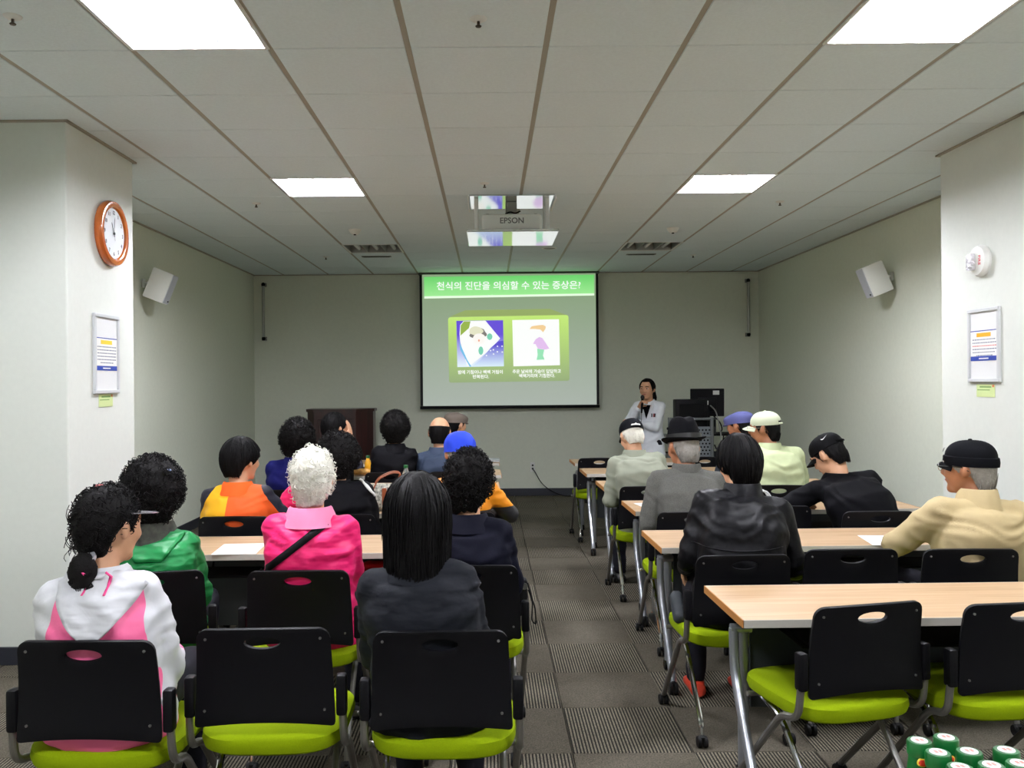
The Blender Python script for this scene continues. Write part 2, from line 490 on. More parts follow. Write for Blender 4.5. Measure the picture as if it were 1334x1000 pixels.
for (ix, iy), lit in LAMPS.items():
    key = min(names, key=lambda q: abs(q[0] - gx[ix]) + abs(q[1] - gy[iy]))
    lamp(gx[ix], gy[iy], lit, names[key], 'recessed ceiling lights')

# ------------------------------------------------------------------ nesting chair
def caster(mb, p, r=0.024, ang=0.0):
    p = V(p); R = Matrix.Rotation(ang, 3, 'Z')
    for s in (-1, 1):
        mb.lathe([(0.004, -0.008), (r * 0.9, -0.008), (r, -0.005), (r, 0.005), (r * 0.9, 0.008), (0.004, 0.008)], 14, p + R @ V((s * 0.013, 0, 0)), R @ Matrix.Rotation(PI / 2, 3, 'Y'))
    mb.rbox(p + V((0, 0, r * 0.75)), (0.03, 0.03, r * 0.9), 0.008, 1, rot=R)
    return mb
def make_chair():
    root = thing('chair', 'chair', 'chair')
    # back panel with rounded corners, arched lower edge and a hand hole
    zt, zb, hw0, hw1 = 0.80, 0.492, 0.198, 0.212
    a, bq, zc = 0.054, 0.019, 0.757
    us = sorted(set([-1, -0.985, -0.96, -0.93, -0.89, -0.84, -0.75, -0.62, -0.48, -0.38] + [k / 10 * a / hw0 for k in range(-10, 11)] + [-0.255, 0.255] + [0.985, 0.96, 0.93, 0.89, 0.84, 0.75, 0.62, 0.48, 0.38, 1]))
    mb = MB(); cols = []
    for u in us:
        x = u * hw0; r = 0.032; ex = abs(x) - (hw0 - r)
        top = zt - (r - math.sqrt(max(0, r * r - ex * ex)) if ex > 0 else 0) - 0.006 * abs(u) ** 2
        rb = 0.014; eb = abs(x) - (hw0 - rb)
        bot = zb + 0.02 * (1 - u * u) + (rb - math.sqrt(max(0, rb * rb - eb * eb)) if eb > 0 else 0)
        hz = bq * math.sqrt(max(0, 1 - (x / a) ** 2)) if abs(x) <= a + 1e-9 else 0
        col = []
        for k in range(9): col.append((u, bot + (zc - hz - bot) * k / 8))
        for k in range(4): col.append((u, zc + hz + (top - zc - hz) * k / 3))
        cols.append(col)
    def place(u, z):
        t = (zt - z) / (zt - zb)
        w = hw0 + (hw1 - hw0) * t
        y = -0.245 + 0.05 * t - 0.03 * t * t - 0.022 * (1 - u * u) + 0.006 * math.sin(PI * t)
        return (u * w, y, z)
    n = 13
    pts = [place(*p) for c in cols for p in c]
    fs = []
    for i in range(len(cols) - 1):
        for k in range(n - 1):
            if k == 8:
                continue
            fs.append((i * n + k, (i + 1) * n + k, (i + 1) * n + k + 1, i * n + k + 1))
    mb.add(pts, fs)
    me0 = mb.mesh('back_panel', M_BLACK, True, 0)
    bm = bmesh.new(); bm.from_mesh(me0); bmesh.ops.remove_doubles(bm, verts=bm.verts, dist=0.0004); bm.to_mesh(me0); bm.free()
    me = bake(me0, [('SOLIDIFY', dict(thickness=0.013, offset=0.0)), ('BEVEL', dict(width=0.003, segments=2, angle_limit=1.0))], 'back_panel')
    me.shade_smooth(); me.set_sharp_from_angle(angle=math.radians(40))
    back = link('back_panel', me, root)
    for u in (-0.86, 0.86):
        for z in (0.765, 0.545):
            x, y, z2 = place(u, z)
            MB().lathe([(0.001, -0.006), (0.0042, -0.006), (0.0042, 0.002), (0.003, 0.004), (0.001, 0.004)], 10, (x, y - 0.008, z2), Matrix.Rotation(PI / 2, 3, 'X')).build('screw', M_SCREW, back)
    # seat cushion
    rings = []
    def outline(inset, z, n=40):
        ring = []
        for j in range(n):
            t = 2 * PI * j / n; c, s = math.cos(t), math.sin(t)
            x = (0.228 - inset) * abs(c) ** 0.5 * (1 if c >= 0 else -1)
            y = (0.236 - inset) * abs(s) ** 0.55 * (1 if s >= 0 else -1)
            yy = y / 0.236
            dz = -0.012 * max(0, yy) ** 3 + 0.006 * (x / 0.22) ** 2 - 0.004
            ring.append((x, y + 0.004, z + dz))
        return ring
    for inset, z in ((0.06, 0.400), (0.02, 0.402), (0.006, 0.411), (0.0, 0.430), (0.003, 0.452), (0.012, 0.462), (0.03, 0.468), (0.09, 0.466), (0.16, 0.463)):
        rings.append(outline(inset, z))
    MB().loft(rings).build('seat', M_LIME, root)
    for s in (-1, 1):
        MB().rbox((s * 0.229, -0.212, 0.583), (0.032, 0.04, 0.125), 0.009, 2).build('sleeve', M_BLACK, root)
        f = fillet([(s * 0.232, -0.214, 0.53), (s * 0.234, -0.2, 0.425), (s * 0.232, -0.10, 0.405), (s * 0.222, 0.235, 0.05)], 0.045)
        MB().tube(f, 0.0125, 10).build('front_leg', M_GREYT, root)
        f = fillet([(s * 0.185, 0.13, 0.40), (s * 0.185, -0.02, 0.36), (s * 0.185, -0.24, 0.1), (s * 0.185, -0.25, 0.045)], 0.05)
        MB().tube(f, 0.0115, 10).build('rear_leg', M_CHROME if s < 0 else M_GREYT, root)
        caster(MB(), (s * 0.222, 0.24, 0.024)).build('caster', M_RUBBER, root)
        caster(MB(), (s * 0.185, -0.255, 0.024)).build('caster', M_RUBBER, root)
    for y, z in ((-0.10, 0.402), (0.12, 0.398)):
        MB().tube([(-0.236, y, z), (0.236, y, z)], 0.010, 8).build('crossbar', M_GREYT, root)
    return root
CH = make_chair()
chairs = [  # x, y of the back, turn in degrees, label
 (-1.168, 2.515, -1, 'chair under the woman in the white and pink hooded jacket'),
 (-0.685, 2.625, 1, 'empty chair with lime seat beside the woman in white and pink'),
 (-0.150, 2.585, 0, 'chair under the person with long straight black hair'),
 (-1.33, 3.42, 14, 'chair under the person in the green jacket'),
 (-0.755, 3.430, 0, 'chair under the white haired person in hot pink'),
 (-0.09, 3.50, 0, 'chair under the curly haired person in plain navy at the aisle'),
 (-1.414, 4.834, 0, 'chair under the person in the orange and yellow jersey'),
 (-0.84, 4.88, 0, 'chair under the curly haired person in black behind the patterned handbag'),
 (-0.17, 4.92, 0, 'chair under the person in blue cap and amber jacket'),
 (-1.38, 6.02, 0, 'chair under the curly haired person in royal navy'),
 (-1.34, 7.14, 0, 'chair under the person holding a hand to the ear'),
 (-0.82, 7.14, 0, 'chair under the dark curly haired person behind the two bottles'),
 (-0.30, 7.16, 0, 'chair under the bald person'),
 (-0.28, 8.25, 0, 'chair under the person in the brown flat cap'),
 (1.235, 2.848, 13, 'empty chair turned askew at the table without sitters'),
 (1.735, 2.85, 6, 'empty chair squarely tucked at the table without sitters'),
 (1.06, 3.66, 3, 'chair under the man in the black leather jacket'),
 (1.556, 3.765, 0, 'empty chair between the leather jacket and the beige jacket'),
 (2.06, 3.745, -2, 'chair under the man in the beige jacket'),
 (1.13, 4.86, 0, 'chair under the man in the black fedora'),
 (1.66, 5.06, 0, 'empty chair beside the man bending in black, white bag on it'),
 (2.15, 4.831, 0, 'chair under the man bending forward in black'),
 (1.10, 6.06, 0, 'chair under the white haired man in the grey blazer'),
 (2.0, 6.06, -4, 'chair under the man in the pale green jacket'),
 (2.1, 7.14, 0, 'chair under the man in the blue flat cap'),
 (1.04, 8.30, 0, 'empty chair at the aisle end of the foremost table'),
 (2.04, 8.30, 0, 'empty chair at the foremost table near the equipment cart'),
]
for i, (x, yb, dg_, lab) in enumerate(chairs):
    o = CH if i == 0 else copy_tree(CH)
    a = math.radians(dg_)
    o.location = (x - math.sin(a) * 0.25, yb + math.cos(a) * 0.25, 0)
    o.rotation_euler = (0, 0, a)
    tag(o, 'black backed ' + lab, 'chair', 'black and lime chairs')

# ------------------------------------------------------------------ folding training table
def make_table():
    root = thing('table', 'table', 'table')
    W, D, H = 1.8, 0.5, 0.72
    top = MB().rbox((0, 0, H - 0.014), (W - 0.004, D - 0.004, 0.026), 0.002, 1).build('table_top', M_WOOD, root, False)
    for s in (-1, 1):
        MB().rbox((s * (W / 2 - 0.001), 0, H - 0.015), (0.003, D, 0.029), 0.001, 1).build('edge_band', M_EDGE, top, False)
    for s in (-1, 1):
        MB().rbox((0, s * (D / 2 - 0.001), H - 0.015), (W - 0.008, 0.004, 0.028), 0.001, 1).build('edge_strip', M_EDGEG, top, False)
    for s in (-1, 1):
        x = s * (W / 2 - 0.115)
        MB().tube([(x, 0.13, 0.055), (x, 0.13, H - 0.03)], 0.021, 12).build('post', M_SILVER, root)
        xo = x + s * 0.055
        MB().tube([(x - s * 0.01, 0.06, 0.605), (xo + s * 0.012, 0.06, 0.605)], 0.017, 12).build('stub', M_SILVER, root)
        MB().rbox((x, 0.095, 0.605), (0.03, 0.08, 0.034), 0.006, 1).build('bracket', M_SILVER, root)
        MB().tube(fillet([(xo, 0.06, 0.605), (xo, 0.055, 0.45), (xo, -0.2, 0.09), (xo, -0.215, 0.05)], 0.07), 0.018, 12).build('leg', M_SILVER, root)
        MB().rbox((x, 0.0, H - 0.035), (0.035, 0.36, 0.02), 0.004, 1).build('top_bracket', M_BLACKM, root)
        caster(MB(), (xo, -0.222, 0.03), 0.03).build('caster', M_RUBBER, root)
        caster(MB(), (x, 0.14, 0.03), 0.03).build('caster', M_RUBBER, root)
    MB().rbox((0, 0.10, 0.66), (W - 0.25, 0.045, 0.04), 0.005, 1).build('beam', M_BLACKM, root)
    # modesty panel with rows of punched holes shown as small bright dimples
    pn = MB().rbox((0, 0.165, 0.45), (W - 0.30, 0.008, 0.36), 0.003, 1).build('modesty_panel', M_PANEL, root, False)
    for gx_ in (-0.55, 0.0, 0.55):
        mb = MB()
        for i in range(3):
            for k in range(2): mb.lathe([(0.0005, 0), (0.0032, 0), (0.0032, 0.002), (0.0005, 0.002)], 6, (gx_ + i * 0.03, 0.159, 0.52 + k * 0.03), Matrix.Rotation(PI / 2, 3, 'X'))
        mb.build('hole_cluster', M_SCREW, pn)  # bright discs standing in for the punched holes
    for s in (-1, 1):
        MB().tube(fillet([(s * 0.62, 0.12, 0.66), (s * 0.62, 0.12, 0.585), (s * 0.62, -0.12, 0.585), (s * 0.62, -0.12, 0.69)], 0.03), 0.006, 6).build('shelf_bracket', M_BLACKM, root)
    MB().rbox((0, 0.0, 0.582), (1.3, 0.24, 0.008), 0.003, 1).build('under_shelf', M_BLACKM, root, False)
    return root
TB = make_table()
tables = [  # x of aisle end, near edge y, side, label
 (0.845, 2.965, 1, 'beech table without sitters, two empty chairs pushed up to it'),
 (0.822, 4.25, 1, 'beech table used by the leather jacket and beige jacket men'),
 (0.893, 5.43, 1, 'beech table used by the fedora man and the bending man'),
 (0.862, 6.62, 1, 'beech table used by the grey blazer and pale green jacket men'),
 (0.838, 7.64, 1, 'beech table used by the man in the blue flat cap'),
 (0.832, 8.62, 1, 'foremost beech table on the equipment cart side'),
 (0.09, 4.165, -1, 'beech table used by the green, hot pink and plain navy jackets'),
 (0.09, 5.41, -1, 'beech table used by the orange jersey and amber jacket people'),
 (0.075, 6.58, -1, 'beech table used by the curly haired person in royal navy'),
 (0.10, 7.58, -1, 'beech table with snack and two green capped bottles'),
 (0.095, 8.70, -1, 'foremost beech table with a silver notebook, podium side'),
 (0.56, 1.26, 1, 'beech table carrying the green capped juice bottles'),
]
for i, (x, y, s, lab) in enumerate(tables):
    o = TB if i == 0 else copy_tree(TB)
    o.location = (x + s * 0.9, y + 0.25, 0)
    if i == 0: o.rotation_euler = (0, 0, math.radians(0.9))
    tag(o, lab, 'table', 'beech training tables')

# ------------------------------------------------------------------ projection screen with the slide
YS = 11.60
scr = thing('projection_screen', 'pull down projection screen with black border showing a green slide', 'projection screen', (0.28, YS, 1.17))
SX0, SX1, SZ0, SZ1 = -0.875, 1.425, 1.215, 2.955     # picture surface
def Ls(x, y, z): return (x - 0.28, y - YS, z - 1.17)
def flatpoly(poly, m, name, lay, parent, ):
    """flat polygon of the slide in crop units (55..1185, 75..942)"""
    pts = [Ls(SX0 + (p[0] - 55) / 1130 * (SX1 - SX0), YS - 0.004 - lay * 0.0012, SZ1 - (p[1] - 75) / 867 * (SZ1 - SZ0)) for p in poly]
    me = bpy.data.meshes.new(name); me.from_pydata(pts, [], [tuple(range(len(pts)))]); me.materials.append(m)
    return link(name, me, parent)
MB().box(Ls((SX0 + SX1) / 2, YS + 0.004, (SZ0 + SZ1) / 2), (SX1 - SX0 + 0.07, 0.006, SZ1 - SZ0)).build('fabric', mat('screen_border', (10, 10, 13), 0.7), scr, False)
MB().rbox(Ls((SX0 + SX1) / 2, YS, SZ0 - 0.022), (SX1 - SX0 + 0.08, 0.03, 0.04), 0.008).build('weight_bar', M_BLACK, scr)
MB().rbox(Ls((SX0 + SX1) / 2, YS + 0.03, 2.965), (SX1 - SX0 + 0.1, 0.07, 0.035), 0.01).build('screen_case', mat('case_grey', (90, 92, 88), 0.5), scr)
def grad_mat(name, c0, c1, axis, a, b, strength=1.0):
    """slide colour blend along the screen (part of the projected slide itself)"""
    m = bpy.data.materials.new(name); m.use_nodes = True; nt = m.node_tree; N = nt.nodes; L = nt.links
    bs = N['Principled BSDF']; bs.inputs['Base Color'].default_value = (0.12, 0.12, 0.12, 1); bs.inputs['Roughness'].default_value = 0.8
    tc = N.new('ShaderNodeTexCoord'); sx = N.new('ShaderNodeSeparateXYZ'); L.new(tc.outputs['Object'], sx.inputs[0])
    mr = N.new('ShaderNodeMapRange'); mr.inputs[1].default_value = a; mr.inputs[2].default_value = b; L.new(sx.outputs[axis], mr.inputs[0])
    rp = N.new('ShaderNodeValToRGB'); rp.color_ramp.elements[0].color = lin(c0); rp.color_ramp.elements[1].color = lin(c1)
    L.new(mr.outputs[0], rp.inputs[0]); L.new(rp.outputs[0], bs.inputs['Emission Color']); bs.inputs['Emission Strength'].default_value = strength
    MATS[name] = m
    return m
sl = flatpoly([(55, 75), (1185, 75), (1185, 942), (55, 942)], grad_mat('slide_ground', (166, 176, 166), (136, 160, 124), 2, 0.05, 1.6, 0.95), 'slide', 0, scr)
flatpoly([(68, 90), (1175, 85), (1175, 208), (68, 218)], grad_mat('slide_header', (160, 240, 150), (96, 210, 100), 2, 1.5, 1.78, 0.95), 'header_band', 1, sl)
M_SW = emit('slide_white', (250, 252, 250), 1.0)
flatpoly([(68, 218), (1175, 208), (1175, 222), (68, 233)], emit('slide_rule', (232, 255, 225), 1.0), 'header_rule', 1, sl)
flatpoly([(232, 355), (335, 312), (885, 308), (995, 350)], emit('slide_olive', (150, 172, 100), 0.95), 'box_top', 1, sl)
rr = [(222, 372), (226, 362), (236, 357), (990, 349), (1000, 352), (1006, 360), (1009, 770), (1006, 780), (996, 784), (238, 790), (230, 787), (225, 780)]
flatpoly(rr, grad_mat('slide_box', (148, 172, 118), (196, 236, 118), 2, 0.36, 1.2, 0.95), 'caption_box', 2, sl)
p1 = flatpoly([(276, 382), (580, 380), (583, 684), (280, 687)], grad_mat('picture_sky', (235, 250, 255), (96, 70, 214), 2, 0.52, 0.98, 1.0), 'bed_picture', 3, sl)
E_ = emit
flatpoly([(296, 470), (300, 410), (322, 384), (465, 382), (560, 500), (500, 570), (372, 670), (358, 684), (345, 684), (300, 520)], M_SW, 'bed_sheet', 4, sl)
flatpoly([(302, 480), (304, 412), (325, 386), (368, 386), (358, 430)], E_('slide_lime', (150, 180, 70)), 'headboard', 5, sl)
flatpoly([(294, 520), (345, 640), (372, 684), (360, 684), (300, 575)], E_('slide_sky', (110, 190, 232)), 'bed_side', 5, sl)
flatpoly([(372, 684), (430, 640), (500, 560), (545, 520), (582, 515), (583, 684)], grad_mat('quilt', (225, 248, 255), (84, 70, 206), 2, 0.52, 0.84, 1.0), 'quilt', 5, sl)
def blob(cx_, cy_, rx, ry, n=18, ph=0, wob=0.0):
    return [(cx_ + rx * (1 + wob * math.sin(5 * t + ph)) * math.cos(t), cy_ + ry * (1 + wob * math.cos(4 * t + ph)) * math.sin(t)) for t in [2 * PI * k / n for k in range(n)]]
for (a_, b_) in ((470, 612), (497, 580), (516, 603), (541, 588), (572, 552), (542, 552), (573, 590), (515, 575)):
    flatpoly(blob(a_, b_, 5, 5, 8), M_SW, 'quilt_dot', 6, sl)
flatpoly(blob(416, 468, 54, 42, 22, 0.4, 0.12), E_('slide_hair', (120, 116, 110)), 'child_hair', 6, sl)
flatpoly(blob(404, 450, 46, 30, 20, 1.0, 0.08), E_('slide_towel', (226, 226, 196)), 'towel', 7, sl)
flatpoly(blob(424, 502, 42, 36, 20), E_('slide_face', (250, 246, 240)), 'child_face', 8, sl)
flatpoly(blob(422, 513, 6, 8, 10), E_('slide_mouth', (236, 160, 130)), 'child_mouth', 9, sl)
flatpoly(blob(434, 580, 16, 28, 14), E_('slide_mint', (120, 206, 176)), 'pyjama', 9, sl)
flatpoly(blob(492, 488, 18, 22, 14), E_('slide_mint', (120, 206, 176)), 'pillow_edge', 6, sl)
flatpoly([(640, 380), (944, 377), (948, 680), (645, 685)], M_SW, 'cough_picture', 3, sl)
flatpoly([(752, 440), (765, 422), (800, 416), (840, 413), (858, 424), (855, 440), (840, 462), (822, 444), (790, 440)], E_('slide_orange', (242, 206, 150)), 'figure_hair', 4, sl)
flatpoly([(790, 508), (815, 492), (835, 500), (855, 530), (880, 570), (850, 577), (805, 570), (790, 540), (772, 538)], E_('slide_pink', (226, 190, 236)), 'figure_coat', 4, sl)
flatpoly([(800, 570), (846, 577), (838, 615), (848, 643), (796, 644), (803, 610)], E_('slide_green', (150, 226, 180)), 'figure_skirt', 5, sl)
def slide_text(s, cx_, cy_, size, fitw):
    x = SX0 + (cx_ - 55) / 1130 * (SX1 - SX0); z = SZ1 - (cy_ - 75) / 867 * (SZ1 - SZ0)
    p = Ls(x, YS - 0.02, z)
    text_obj(s, size, M_SW, sl, p, (PI / 2, 0, 0), bold=0.0012, fitw=fitw / 1130 * (SX1 - SX0))
slide_text('천식의 진단을 의심할 수 있는 증상은?', 618, 156, 0.118, 935)
slide_text('밤에 기침이나 쌕쌕 거림이', 430, 723, 0.056, 290)
slide_text('반복된다.', 432, 753, 0.056, 105)
slide_text('추운 날씨에 가슴이 답답하고', 796, 721, 0.056, 315)
slide_text('쌕쌕거리며 기침한다.', 797, 750, 0.056, 235)

# ------------------------------------------------------------------ ceiling projector on its lift
M_GLOSS = mat('mirror_gloss_white', (226, 232, 230), 0.06, metal=0.85)
pj = thing('projector_lift', 'white ceiling lift frame with glossy trays around the projector', 'projector lift', (0.19, 6.98, 2.66))
MB().rbox((0, -0.02, 0.012), (0.70, 0.70, 0.02), 0.004, 1).build('tray', M_GLOSS, pj, False)
MB().rbox((0, 0.06, 0.315), (0.66, 0.52, 0.012), 0.003, 1).build('ceiling_plate', M_GLOSS, pj, False)
for s in (-1, 1):
    MB().rbox((s * 0.28, -0.1, 0.165), (0.03, 0.022, 0.29), 0.004, 1).build('hanger', M_WHITEM, pj, False)
    MB().rbox((s * 0.28, 0.22, 0.165), (0.03, 0.022, 0.29), 0.004, 1).build('hanger', M_WHITEM, pj, False)
    MB().rbox((s * 0.34, 0.06, 0.30), (0.012, 0.52, 0.03), 0.003, 1).build('side_rail', M_WHITEM, pj, False)
MB().rbox((0.0, 0.06, 0.26), (0.09, 0.09, 0.10), 0.006, 1).build('bracket', M_GREYT, pj, False)
pr = thing('projector', 'white ceiling projector with grey EPSON lettering on its rear', 'projector', (0.19, 6.98, 2.683))
bd = MB(); bd.rbox((0, 0.03, 0.095), (0.47, 0.34, 0.13), 0.025, 3); bd.build('body', M_WHITE, pr)
MB().rbox((0, -0.135, 0.024), (0.44, 0.06, 0.036), 0.012, 2).build('rear_cover', mat('pale_grey_plastic', (205, 208, 205), 0.4), pr)
MB().rbox((0, -0.167, 0.026), (0.045, 0.006, 0.012), 0.002, 1).build('infrared_window', M_BLACK, pr)
MB().lathe([(0.03, 0), (0.045, 0), (0.045, 0.03), (0.036, 0.035), (0.03, 0.02)], 20, (0.12, 0.2, 0.09), Matrix.Rotation(-PI / 2, 3, 'X')).build('lens', M_BLACK, pr)
for s in (-1, 1):
    MB().lathe([(0.004, 0), (0.014, 0), (0.014, 0.012), (0.004, 0.012)], 12, (s * 0.19, -0.05, 0.16)).build('foot', M_BLACKM, pr)
random.seed(3)
MB().tube(fillet([(-0.05, -0.05, 0.172), (-0.01, -0.06, 0.19), (0.03, -0.05, 0.175), (0.07, -0.055, 0.195)], 0.02), 0.006, 6).build('cable', M_BLACKM, pr)
text_obj('EPSON', 0.062, mat('logo_grey', (110, 110, 108), 0.5), pr, (0, -0.1405, 0.103), (PI / 2, 0, 0), bold=0.001, fitw=0.185)

# ------------------------------------------------------------------ small ceiling fittings
def sprinkler(x, y, lab):
    t = thing('sprinkler', lab, 'sprinkler', (x, y, ZC - 0.008), 0, 'ceiling sprinklers')
    MB().lathe([(0.002, -0.012), (0.02, -0.012), (0.034, -0.004), (0.036, 0.0), (0.002, 0.0)], 16).build('rosette', M_WHITEM, t)
    MB().lathe([(0.001, -0.035), (0.011, -0.034), (0.013, -0.03), (0.006, -0.026), (0.006, -0.01), (0.001, -0.01)], 10).build('head', mat('brass_dark', (70, 60, 50), 0.4, 0.6), t)
for x, y, l in ((-0.03, 3.5, 'small sprinkler head in the tile above the aisle'), (-1.86, 3.44, 'small sprinkler head beside the glaring light on the clock side'),
                (-1.86, 7.04, 'small sprinkler head past the lit light on the clock side'), (2.39, 7.15, 'small sprinkler head past the lit light on the strobe side'), (-0.02, 6.4, 'small sprinkler head just before the projector lift'),
                (-1.86, 10.05, 'small sprinkler head next to the switched off podium side light'), (2.38, 10.15, 'small sprinkler head next to the switched off light by the speaking woman')):
    sprinkler(x, y, l)
def detector(x, y, lab):
    t = thing('smoke_detector', lab, 'smoke detector', (x, y, ZC - 0.008), 0, 'smoke detectors')
    MB().lathe([(0.003, -0.045), (0.03, -0.044), (0.045, -0.03), (0.055, -0.012), (0.06, 0), (0.003, 0)], 20).build('cover', M_WHITE, t)
    MB().lathe([(0.002, -0.052), (0.012, -0.052), (0.012, -0.044), (0.002, -0.044)], 10).build('sensor', M_BLACKM, t)
detector(-1.26, 8.3, 'white round smoke detector before the switched off podium side light')
detector(1.77, 8.36, 'white round smoke detector before the switched off light by the speaking woman')
for x, l in ((-1.28, 'slim dark air slot behind the switched off podium side light'), (1.76, 'slim dark air slot behind the switched off light by the speaking woman')):
    t = thing('air_diffuser', l, 'air diffuser', (x, 10.06, ZC - 0.008), 0, 'ceiling air slots')
    MB().rbox((0, 0, -0.004), (0.34, 0.06, 0.008), 0.003, 1).build('frame', mat('diffuser_grey', (120, 122, 116), 0.5), t)
    MB().rbox((0, 0, -0.009), (0.3, 0.03, 0.004), 0.001, 1).build('slot', M_BLACKM, t)
t = thing('ceiling_speaker', 'round flush ceiling speaker in front of the screen', 'ceiling speaker', (0.67, 9.55, ZC - 0.008))
MB().lathe([(0.065, 0), (0.065, -0.006), (0.075, -0.008), (0.085, -0.004), (0.085, 0)], 28).build('rim', M_WHITE, t)
MB().lathe([(0.001, -0.003), (0.066, -0.003), (0.066, 0.0), (0.001, 0.0)], 28).build('grille', mat('grille', (150, 152, 146), 0.7), t)

# ------------------------------------------------------------------ wall fittings
# wall clock on the left pillar (faces +x)
RX = Matrix.Rotation(PI / 2, 3, 'Y')
ck = thing('wall_clock', 'round wall clock with orange wooden rim', 'clock', (PLX, 5.325, 2.45))
MB().lathe([(0.02, 0.0), (0.192, 0.0), (0.2, 0.012), (0.2, 0.03), (0.192, 0.046), (0.172, 0.05), (0.158, 0.044), (0.15, 0.03), (0.02, 0.03)], 44, (0.001, 0, 0), RX).build('rim', wood_mat('clock_wood', (176, 84, 30), (206, 112, 44), 0.22, (4, 4, 4), 0.5), ck)
dial = MB().lathe([(0.001, 0.030), (0.152, 0.030), (0.152, 0.033), (0.001, 0.033)], 40, (0.001, 0, 0), RX).build('dial', mat('dial_white', (226, 232, 236), 0.5), ck)
M_INK = mat('ink', (40, 42, 48), 0.6)
for h in range(1, 13):
    a = 2 * PI * h / 12
    # seen from +x, clockwise runs towards +y
    text_obj(str(h), 0.034, M_INK, dial, (0.0355, 0.125 * math.sin(a), 0.125 * math.cos(a)), (PI / 2, 0, PI / 2), 'numeral')
def hand(ang, ln, w, lay):
    a = math.radians(ang); d = V((0, math.sin(a), math.cos(a))); s = V((0, math.cos(a), -math.sin(a)))
    x = V((0.036 + lay, 0, 0))
    MB().add([x - d * 0.02 - s * w, x - d * 0.02 + s * w, x + d * ln * 0.8 + s * w * 1.6, x + d * ln, x + d * ln * 0.8 - s * w * 1.6], [(0, 1, 2, 3, 4)]).build('clock_hand', M_INK, ck, False)
hand(-28, 0.075, 0.003, 0.001); hand(6, 0.105, 0.0025, 0.002); hand(168, 0.05, 0.0012, 0.003)
MB().lathe([(0.001, 0.035), (0.008, 0.035), (0.008, 0.042), (0.001, 0.042)], 12, (0, 0, 0), RX).build('hub', M_INK, ck)
text_obj('', 0.01, M_INK, ck, (0, 0, 0), (0, 0, 0)) if False else None

# framed notices on both pillars
M_NOTB = mat('notice_blue', (40, 66, 160), 0.6); M_NOTY = mat('notice_yellow', (240, 206, 60), 0.6); M_NOTG = mat('notice_ink', (120, 128, 150), 0.7)
M_ALU = mat('aluminium_frame', (204, 207, 209), 0.4)
M_ORG = mat('notice_orange', (246, 176, 40), 0.6); M_NOTR = mat('notice_red', (214, 120, 120), 0.7)
def notice(x, y, z, s, w, h, lab, ycol, red):
    t = thing('framed_notice', lab, 'notice frame', (x, y, z), 0 if s > 0 else PI, 'framed notices on the pillars')
    # local: +x out of the wall
    fr = MB()
    for c, d in (((0.009, 0, h / 2 - 0.011), (0.018, w, 0.022)), ((0.009, 0, -h / 2 + 0.011), (0.018, w, 0.022)), ((0.009, w / 2 - 0.011, 0), (0.018, 0.022, h - 0.044)), ((0.009, -w / 2 + 0.011, 0), (0.018, 0.022, h - 0.044))):
        fr.rbox(c, d, 0.003, 1)
    fr.build('frame', M_ALU, t, False)
    MB().box((0.004, 0, 0), (0.006, w - 0.04, h - 0.04)).build('backing', mat('backing_white', (226, 228, 228), 0.6), t, False)
    sh = MB().box((0.008, 0, -0.004), (0.0015, w - 0.05, h * 0.42)).build('printed_sheet', M_PAPER, t, False)
    hh = h * 0.42
    MB().box((0.009, 0, hh / 2 - 0.006), (0.001, w - 0.05, 0.005)).build('top_rule', M_NOTB, sh, False)
    MB().box((0.009, 0, hh / 2 - 0.030), (0.001, w * 0.45, 0.024)).build('title_block', ycol, sh, False)
    MB().box((0.009, 0, -hh / 2 + 0.014), (0.001, w - 0.05, 0.028)).build('footer_band', M_NOTB, sh, False)
    MB().box((0.0098, 0, -hh / 2 + 0.014), (0.0006, w * 0.3, 0.007)).build('footer_line', M_PAPER, sh, False)
    for i in range(6):
        mb = MB(); zz = hh / 2 - 0.058 - i * 0.019; x0 = -w * (0.36 if i != 5 else 0.24); x1 = -x0
        yy = x0
        while yy < x1:
            q = rng.uniform(0.008, 0.022); mb.box((0.009, yy + q / 2, zz), (0.0008, q, 0.006)); yy += q + 0.006
        mb.build('text_line', M_NOTR if (red and i == 2) else M_NOTG, sh, False)
notice(PLX, 5.27, 1.716, 1, 0.34, 0.475, 'framed notice with yellow heading below the wall clock', M_NOTY, False)
notice(PRX, 5.20, 1.722, -1, 0.33, 0.44, 'framed notice with orange heading below the fire strobe', M_ORG, True)
def small_note(x, y, z, s, lab):
    t = thing('paper_note', lab, 'note', (x, y, z), 0 if s > 0 else PI, 'green notes under the frames')
    MB().box((0.002, 0, 0), (0.002, 0.19, 0.075)).build('sheet', mat('note_green', (206, 222, 158), 0.7), t, False)
    MB().box((0.0034, 0.0, 0.022), (0.0008, 0.12, 0.008)).build('text_line', mat('note_ink', (120, 160, 90), 0.7), t, False)
    MB().box((0.0034, -0.02, 0.004), (0.0008, 0.13, 0.005)).build('text_line', mat('note_ink', (120, 160, 90), 0.7), t, False)
    MB().box((0.0034, 0.08, 0.028), (0.0008, 0.02, 0.014)).build('corner_mark', mat('note_red', (222, 130, 90), 0.7), t, False)
small_note(PLX, 5.27, 1.437, 1, 'small green paper note under the frame below the clock')
small_note(PRX, 5.195, 1.452, -1, 'small green paper note under the frame below the strobe')

